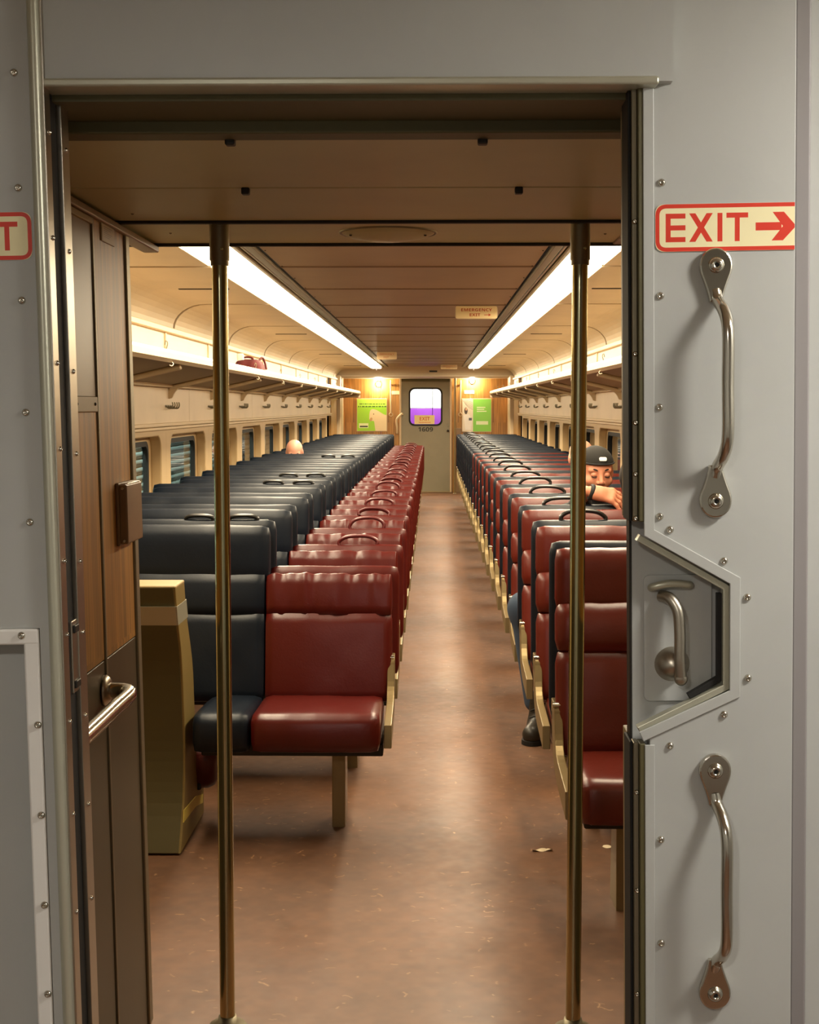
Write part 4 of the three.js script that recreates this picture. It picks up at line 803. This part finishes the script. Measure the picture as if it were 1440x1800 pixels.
{ // man in a backward cap, fourth bench on the right
  const O = [0.78, 0, -6.5], P = (x, y, z) => [x - O[0], y, z - O[2]];
  const o = thing('person', 'person in a dark backward cap, wrist band and jeans, leaning on the seat ahead', 'person', O);
  const head = [P(0.778, 1.218, -6.5), [0.14, 0.16, -0.03]];
  const torso = [[P(0.755, 1.05, -6.55), P(0.7, 0.92, -6.58), 0.06, 0.12], [P(0.54, 0.98, -6.57), P(0.85, 1.0, -6.57), 0.058, 0.058], [P(0.7, 0.92, -6.58), P(0.68, 0.58, -6.56), 0.12, 0.125]];
  const arm = [[P(0.54, 0.98, -6.57), P(0.655, 1.03, -6.35), 0.05, 0.042]], fore = [[P(0.655, 1.03, -6.35), P(0.69, 1.15, -6.08), 0.038, 0.025]];
  const arm2 = [[P(0.85, 1.0, -6.57), P(0.85, 0.74, -6.48), 0.048, 0.042], [P(0.85, 0.74, -6.48), P(0.78, 0.66, -6.3), 0.04, 0.03]];
  const legR = [[P(0.6, 0.555, -6.55), P(0.428, 0.6, -6.27), 0.082, 0.058], [P(0.428, 0.6, -6.27), P(0.485, 0.16, -6.3), 0.055, 0.042]];
  const legL = [[P(0.76, 0.555, -6.55), P(0.82, 0.56, -6.25), 0.08, 0.058], [P(0.82, 0.56, -6.25), P(0.82, 0.16, -6.28), 0.055, 0.042]];
  const all = [...torso, ...arm, ...fore, ...arm2, ...legR, ...legL].map(([a, b, r, q]) => [a, b, r * 0.86, q * 0.86]);
  const body = merge([cloth(all, 0, 0.014), moved(headGeo(0.0042), ...head), moved(surface(handField, V(-0.07, -0.1, -0.07), V(0.14, 0.04, 0.05), 0.0035), P(0.722, 1.15, -6.05), [0.85, -0.1, -0.22])]);
  part(o, 'body', body, M.skin);
  const hx = new THREE.Matrix4().compose(V(...head[0]), new THREE.Quaternion().setFromEuler(new THREE.Euler(...head[1])), V(1, 1, 1));
  for (const s of [-1, 1]) brow(o, s, hx);
  part(o, 'jacket', cloth([...torso, ...arm, ...arm2], 0.012), M.jacket);
  part(o, 'sleeve', cloth([[P(0.655, 1.03, -6.35), P(0.676, 1.1, -6.18), 0.04, 0.034]], 0.012, 0.01), M.jacket);
  part(o, 'jeans', cloth([[P(0.68, 0.6, -6.56), P(0.68, 0.55, -6.56), 0.125, 0.125], ...legR, ...legL], 0.012), M.jeans);
  const wb = part(o, 'wristband', new THREE.TorusGeometry(0.031, 0.0065, 10, 28).scale(1, 1, 1.7).rotateY(Math.PI / 2), M.rubber, 'black wristband'); wb.position.set(...P(0.706, 1.152, -6.056)); wb.rotation.set(0.5, -0.1, -0.25);
  // cap worn backward: crown, band, strap opening badge
  const crown = surface(p => { let d = ell(p, [0, 0.034, -0.013], [0.086, 0.093, 0.109]); d = Math.max(d, -(p.y - 0.05 - (p.z + 0.01) * 0.04)); return d; }, V(-0.09, 0.02, -0.13), V(0.09, 0.14, 0.1), 0.005).applyMatrix4(hx);
  const cap = part(o, 'cap', crown, M.capCloth, 'dark cap worn backward');
  part(cap, 'badge', extrude(roundShape(0.034, 0.017, 0.006), 0.003, 0.001).rotateX(-0.38).translate(0.006, 0.079, 0.083).applyMatrix4(hx), M.white, 'small pale badge');
  part(cap, 'band', tube(Array.from({ length: 20 }, (_, i) => { const a = i / 20 * Math.PI * 2; return [Math.cos(a) * 0.084, 0.052 + Math.sin(a) * 0.003, -0.013 + Math.sin(a) * 0.106]; }), 0.004, 60, 6, true).applyMatrix4(hx), M.jacket);
  for (const [x, z, yaw] of [[0.48, -6.2, 0.28], [0.82, -6.2, 0]]) {
    const b = surface(p => { let d = capsule(p, [0, 0.045, 0.09], [0, 0.05, -0.06], 0.045, 0.042); d = smin(d, capsule(p, [0, 0.07, -0.06], [0, 0.19, -0.075], 0.045, 0.05), 0.05); return Math.max(d, -p.y - 0.0); }, V(-0.07, -0.01, -0.14), V(0.07, 0.25, 0.15), 0.008);
    const m = part(o, 'boot', b, M.boot, 'dark leather boot'); m.position.set(...P(x, 0.0, z)); m.rotation.y = -yaw;
    for (let i = 0; i < 3; i++) part(m, 'lace', tube([[-0.03, 0.1 + i * 0.03, 0.0 - i * 0.018], [0, 0.112 + i * 0.03, 0.012 - i * 0.018], [0.03, 0.1 + i * 0.03, 0.0 - i * 0.018]], 0.004, 10, 5), M.rubber);
    part(m, 'sole', extrude((() => { const s = new THREE.Shape(); s.moveTo(-0.04, -0.1); s.lineTo(0.04, -0.1); s.bezierCurveTo(0.05, 0, 0.055, 0.06, 0.045, 0.1); s.quadraticCurveTo(0, 0.165, -0.045, 0.1); s.bezierCurveTo(-0.055, 0.06, -0.05, 0, -0.04, -0.1); return s; })(), 0.018, 0.002).rotateX(Math.PI / 2).scale(1, 1, 1).translate(0, 0.0202, 0), M.rubber);
  }
}
function sitter(x, d, headY, label, skin, top, turn, hairFn, extra, nod = 0.1, lean = 0, half = 0.17) {
  const O = [x, 0, -d], o = thing('person', label, 'person', O);
  const hy = headY, sy = hy - 0.215;
  const torso = [[[lean * 0.8, sy + 0.04, -0.03], [0, sy - 0.07, -0.04], 0.06, 0.12], [[-half, sy, -0.04], [half, sy, -0.04], 0.06, 0.06], [[0, sy - 0.07, -0.04], [0, 0.58, -0.02], 0.125, 0.13]];
  const limbs = [[[-half, sy, -0.04], [-half , sy - 0.26, 0.02], 0.05, 0.04], [[-half, sy - 0.26, 0.02], [-0.1, 0.64, 0.16], 0.04, 0.03], [[half, sy, -0.04], [half , sy - 0.26, 0.02], 0.05, 0.04], [[half, sy - 0.26, 0.02], [0.1, 0.64, 0.16], 0.04, 0.03]];
  const legs = []; for (const s of [-1, 1]) legs.push([[s * 0.09, 0.555, -0.02], [s * 0.11, 0.56, 0.28], 0.08, 0.058], [[s * 0.11, 0.56, 0.28], [s * 0.11, 0.1, 0.26], 0.055, 0.042], [[s * 0.11, 0.045, 0.24], [s * 0.12, 0.045, 0.36], 0.042, 0.036]);
  const head = [[lean, hy, 0.02], [nod, turn, 0]];
  const hands = [-1, 1].map(s => moved(surface(handField, V(-0.07, -0.1, -0.07), V(0.14, 0.04, 0.05), 0.006).scale(1, 1, 1), [s * 0.1, 0.655, 0.17], [0, -Math.PI / 2 - s * 0.1, 0]));
  part(o, 'body', merge([cloth([...torso, ...limbs, ...legs].map(([a, b, r, q]) => [a, b, r * 0.86, q * 0.86]), 0, 0.018), moved(headGeo(0.006), ...head), ...hands]), skin);
  part(o, 'sweater', cloth([...torso, ...limbs], 0.012, 0.018), top);
  part(o, 'trousers', cloth([[[0, 0.6, -0.02], [0, 0.55, -0.02], 0.13, 0.13], ...legs.filter(l => l[0][1] > 0.1)], 0.012, 0.018), M.jeans);
  const hx = new THREE.Matrix4().compose(V(...head[0]), new THREE.Quaternion().setFromEuler(new THREE.Euler(...head[1])), V(1, 1, 1));
  for (const s of [-1, 1]) brow(o, s, hx);
  if (hairFn) part(o, 'hair', surface(hairFn, V(-0.1, -0.14, -0.13), V(0.1, 0.14, 0.1), 0.006).applyMatrix4(hx), M.hair);
  if (extra) extra(o, hx);
  return o;
}
const longHair = p => { let d = ell(p, [0, 0.026, -0.018], [0.086, 0.1, 0.102]); d = smin(d, capsule(p, [0, 0, -0.06], [0, -0.1, -0.07], 0.075, 0.06), 0.04); return Math.max(d, -Math.max(p.y - 0.045, -(p.z - 0.035))); };
sitter(-1.325, 13.14, 1.088, 'bald person seen above the blue seat backs on the left', M.skinPale, M.navy, 0.1, null, null, 0.4);
sitter(1.13, 6.62, 1.18, 'dark-haired person by the window behind the doorway edge, next to the capped one', M.skin, M.jacket, 0.2, longHair, null, 0.1, -0.125, 0.14);
sitter(0.985, 9.05, 1.19, 'person with glasses partly hidden behind the capped one and the right pole', M.skinPale, M.navy, 0.1, null, (o, hx) => {
  part(o, 'glasses', merge([...[-1, 1].map(s => new THREE.TorusGeometry(0.021, 0.0022, 6, 24).translate(s * 0.031, 0.004, 0.104)), tube([[-0.011, 0.006, 0.104], [0, 0.009, 0.107], [0.011, 0.006, 0.104]], 0.002, 8, 5), ...[-1, 1].map(s => tube([[s * 0.052, 0.008, 0.102], [s * 0.075, 0.008, 0.07], [s * 0.082, 0.006, 0.0]], 0.002, 10, 5))]).applyMatrix4(hx), M.chrome);
});

// ================================================================ LITTER, OUTSIDE
for (const [x, d, w, lab, yaw] of [[0.382, 4.62, 0.07, 'white paper scrap on the floor by the right pole', 0.15], [0.61, 4.66, 0.035, 'tan paper scrap on the floor under the nearest right bench', -0.6]]) {
  const g = new THREE.PlaneGeometry(w, 0.014, 8, 2); const p = g.attributes.position; for (let i = 0; i < p.count; i++) p.setZ(i, 0.003 + 0.004 * Math.sin(p.getX(i) * 90 + p.getY(i) * 200)); g.rotateX(-Math.PI / 2); g.computeVertexNormals();
  const m = single('paper_scrap', lab, 'litter', g, std({ color: 0xd8c4a0, roughness: 0.6, side: THREE.DoubleSide }), [x, 0.001, -d], 'litter on the floor'); m.rotation.y = yaw;
}
{ // fluted steel train on the next track, seen through the left windows
  const t = thing('neighbouring_train', 'fluted stainless train standing on the next track beyond the left windows', 'train', [-3.2, -1.1, -12]);
  const L = 15;
  part(t, 'body', box(-0.5, -0.02, 0, 4, -L, L), M.darkMetal);
  const fl = cyl(0.045, 2 * L, 10).rotateX(Math.PI / 2);
  const met = std({ color: 0xb2c2be, roughness: 0.3, metalness: 0.55 });
  for (let i = 0; i < 22; i++) part(t, 'flute', fl, met).position.set(-0.02, 1.0 + i * 0.085, 0);
  part(t, 'skirt', box(-0.05, 0.0, 0.1, 0.95, -L, L), met);
  const band = std({ color: 0x3c5552, roughness: 0.12, metalness: 0.2 });
  for (let i = 0; i < 14; i++) part(t, 'window_pane', box(-0.03, 0.0, 2.9, 3.6, -L + 0.3 + i * 2.1, -L + 1.9 + i * 2.1, 0.006), band);
  part(t, 'warning_mark', box(0.022, 0.03, 2.05, 2.3, -3.2, -2.95, 0.003), std({ color: 0xd8b13a, roughness: 0.5 }));
  const g = struct('platform_floor', 'dark track bed outside the coach', 'ground', [0, -1.2, -12]);
  part(g, 'bed', box(-8, 8, -0.1, 0, -18, 18), M.darkMetal);
  const w = struct('wall_station', 'dark station wall beyond the right windows', 'wall', [4.2, -1.2, -12]);
  part(w, 'face', box(0, 0.2, 0, 5, -18, 18), std({ color: 0x2a2d2c, roughness: 0.9 }));
  const c = struct('ceiling_station', 'dark station roof over the tracks', 'ceiling', [0, 3.6, -12]);
  part(c, 'slab', box(-8, 8, 0, 0.2, -18, 18), M.darkMetal);
  [6, 10.5, 15, 19.5].forEach((d, i) => {
    const l = thing('station_light', `${ORD[i]} fluorescent batten from the near end over the tracks outside`, 'light', [-2.35, 3.5, -d], 'station battens outside');
    part(l, 'batten', box(-0.08, 0.08, 0, 0.06, -0.7, 0.7, 0.01), M.steel);
    part(l, 'tube', cyl(0.03, 1.35, 12).rotateX(Math.PI / 2).translate(0, -0.03, 0), std({ color: 0xffffff, emissive: 0xdff5ef, emissiveIntensity: 8 }));
    const a = new THREE.RectAreaLight(0xdff5ef, 800, 0.07, 1.35); a.position.set(0, -0.065, 0); a.rotation.x = -Math.PI / 2; l.add(a);
  });
}
{ // end of the next car, seen through the far door's window
  const t = thing('next_car_end', 'white car end with a purple band seen through the far door window', 'train', [AXIS, 0, -25.9]);
  part(t, 'white_panel', box(-0.9, 0.12, 1.5, 2.4, 0, 0.1, 0.01), M.white);
  part(t, 'white_panel', box(0.125, 0.9, 1.5, 2.4, 0.03, 0.1, 0.01), M.white);
  part(t, 'purple_panel', box(-0.9, 0.12, 0, 1.498, 0, 0.1, 0.01), std({ color: 0x8a3aa8, roughness: 0.5 }));
  part(t, 'purple_panel', box(0.125, 0.9, 0, 1.498, 0.03, 0.1, 0.01), std({ color: 0x8a3aa8, roughness: 0.5 }));
  const l = thing('gangway_lamp', 'lamp over the gangway behind the far door', 'lamp', [AXIS, 2.25, -25.2]);
  part(l, 'housing', box(-0.3, 0.3, 0, 0.05, -0.06, 0.06, 0.01), M.steel);
  part(l, 'lens', box(-0.28, 0.28, -0.02, 0, -0.05, 0.05, 0.004), std({ color: 0xffffff, emissive: 0xffffff, emissiveIntensity: 8 }));
  const a = new THREE.RectAreaLight(0xffffff, 420, 0.55, 0.09); a.position.set(0, -0.03, 0); a.rotation.x = -Math.PI / 2 + 0.5; l.add(a);
}
scene.traverse(o => { if (o.isMesh) { o.castShadow = true; o.receiveShadow = true; } });
renderer.render(scene, camera);
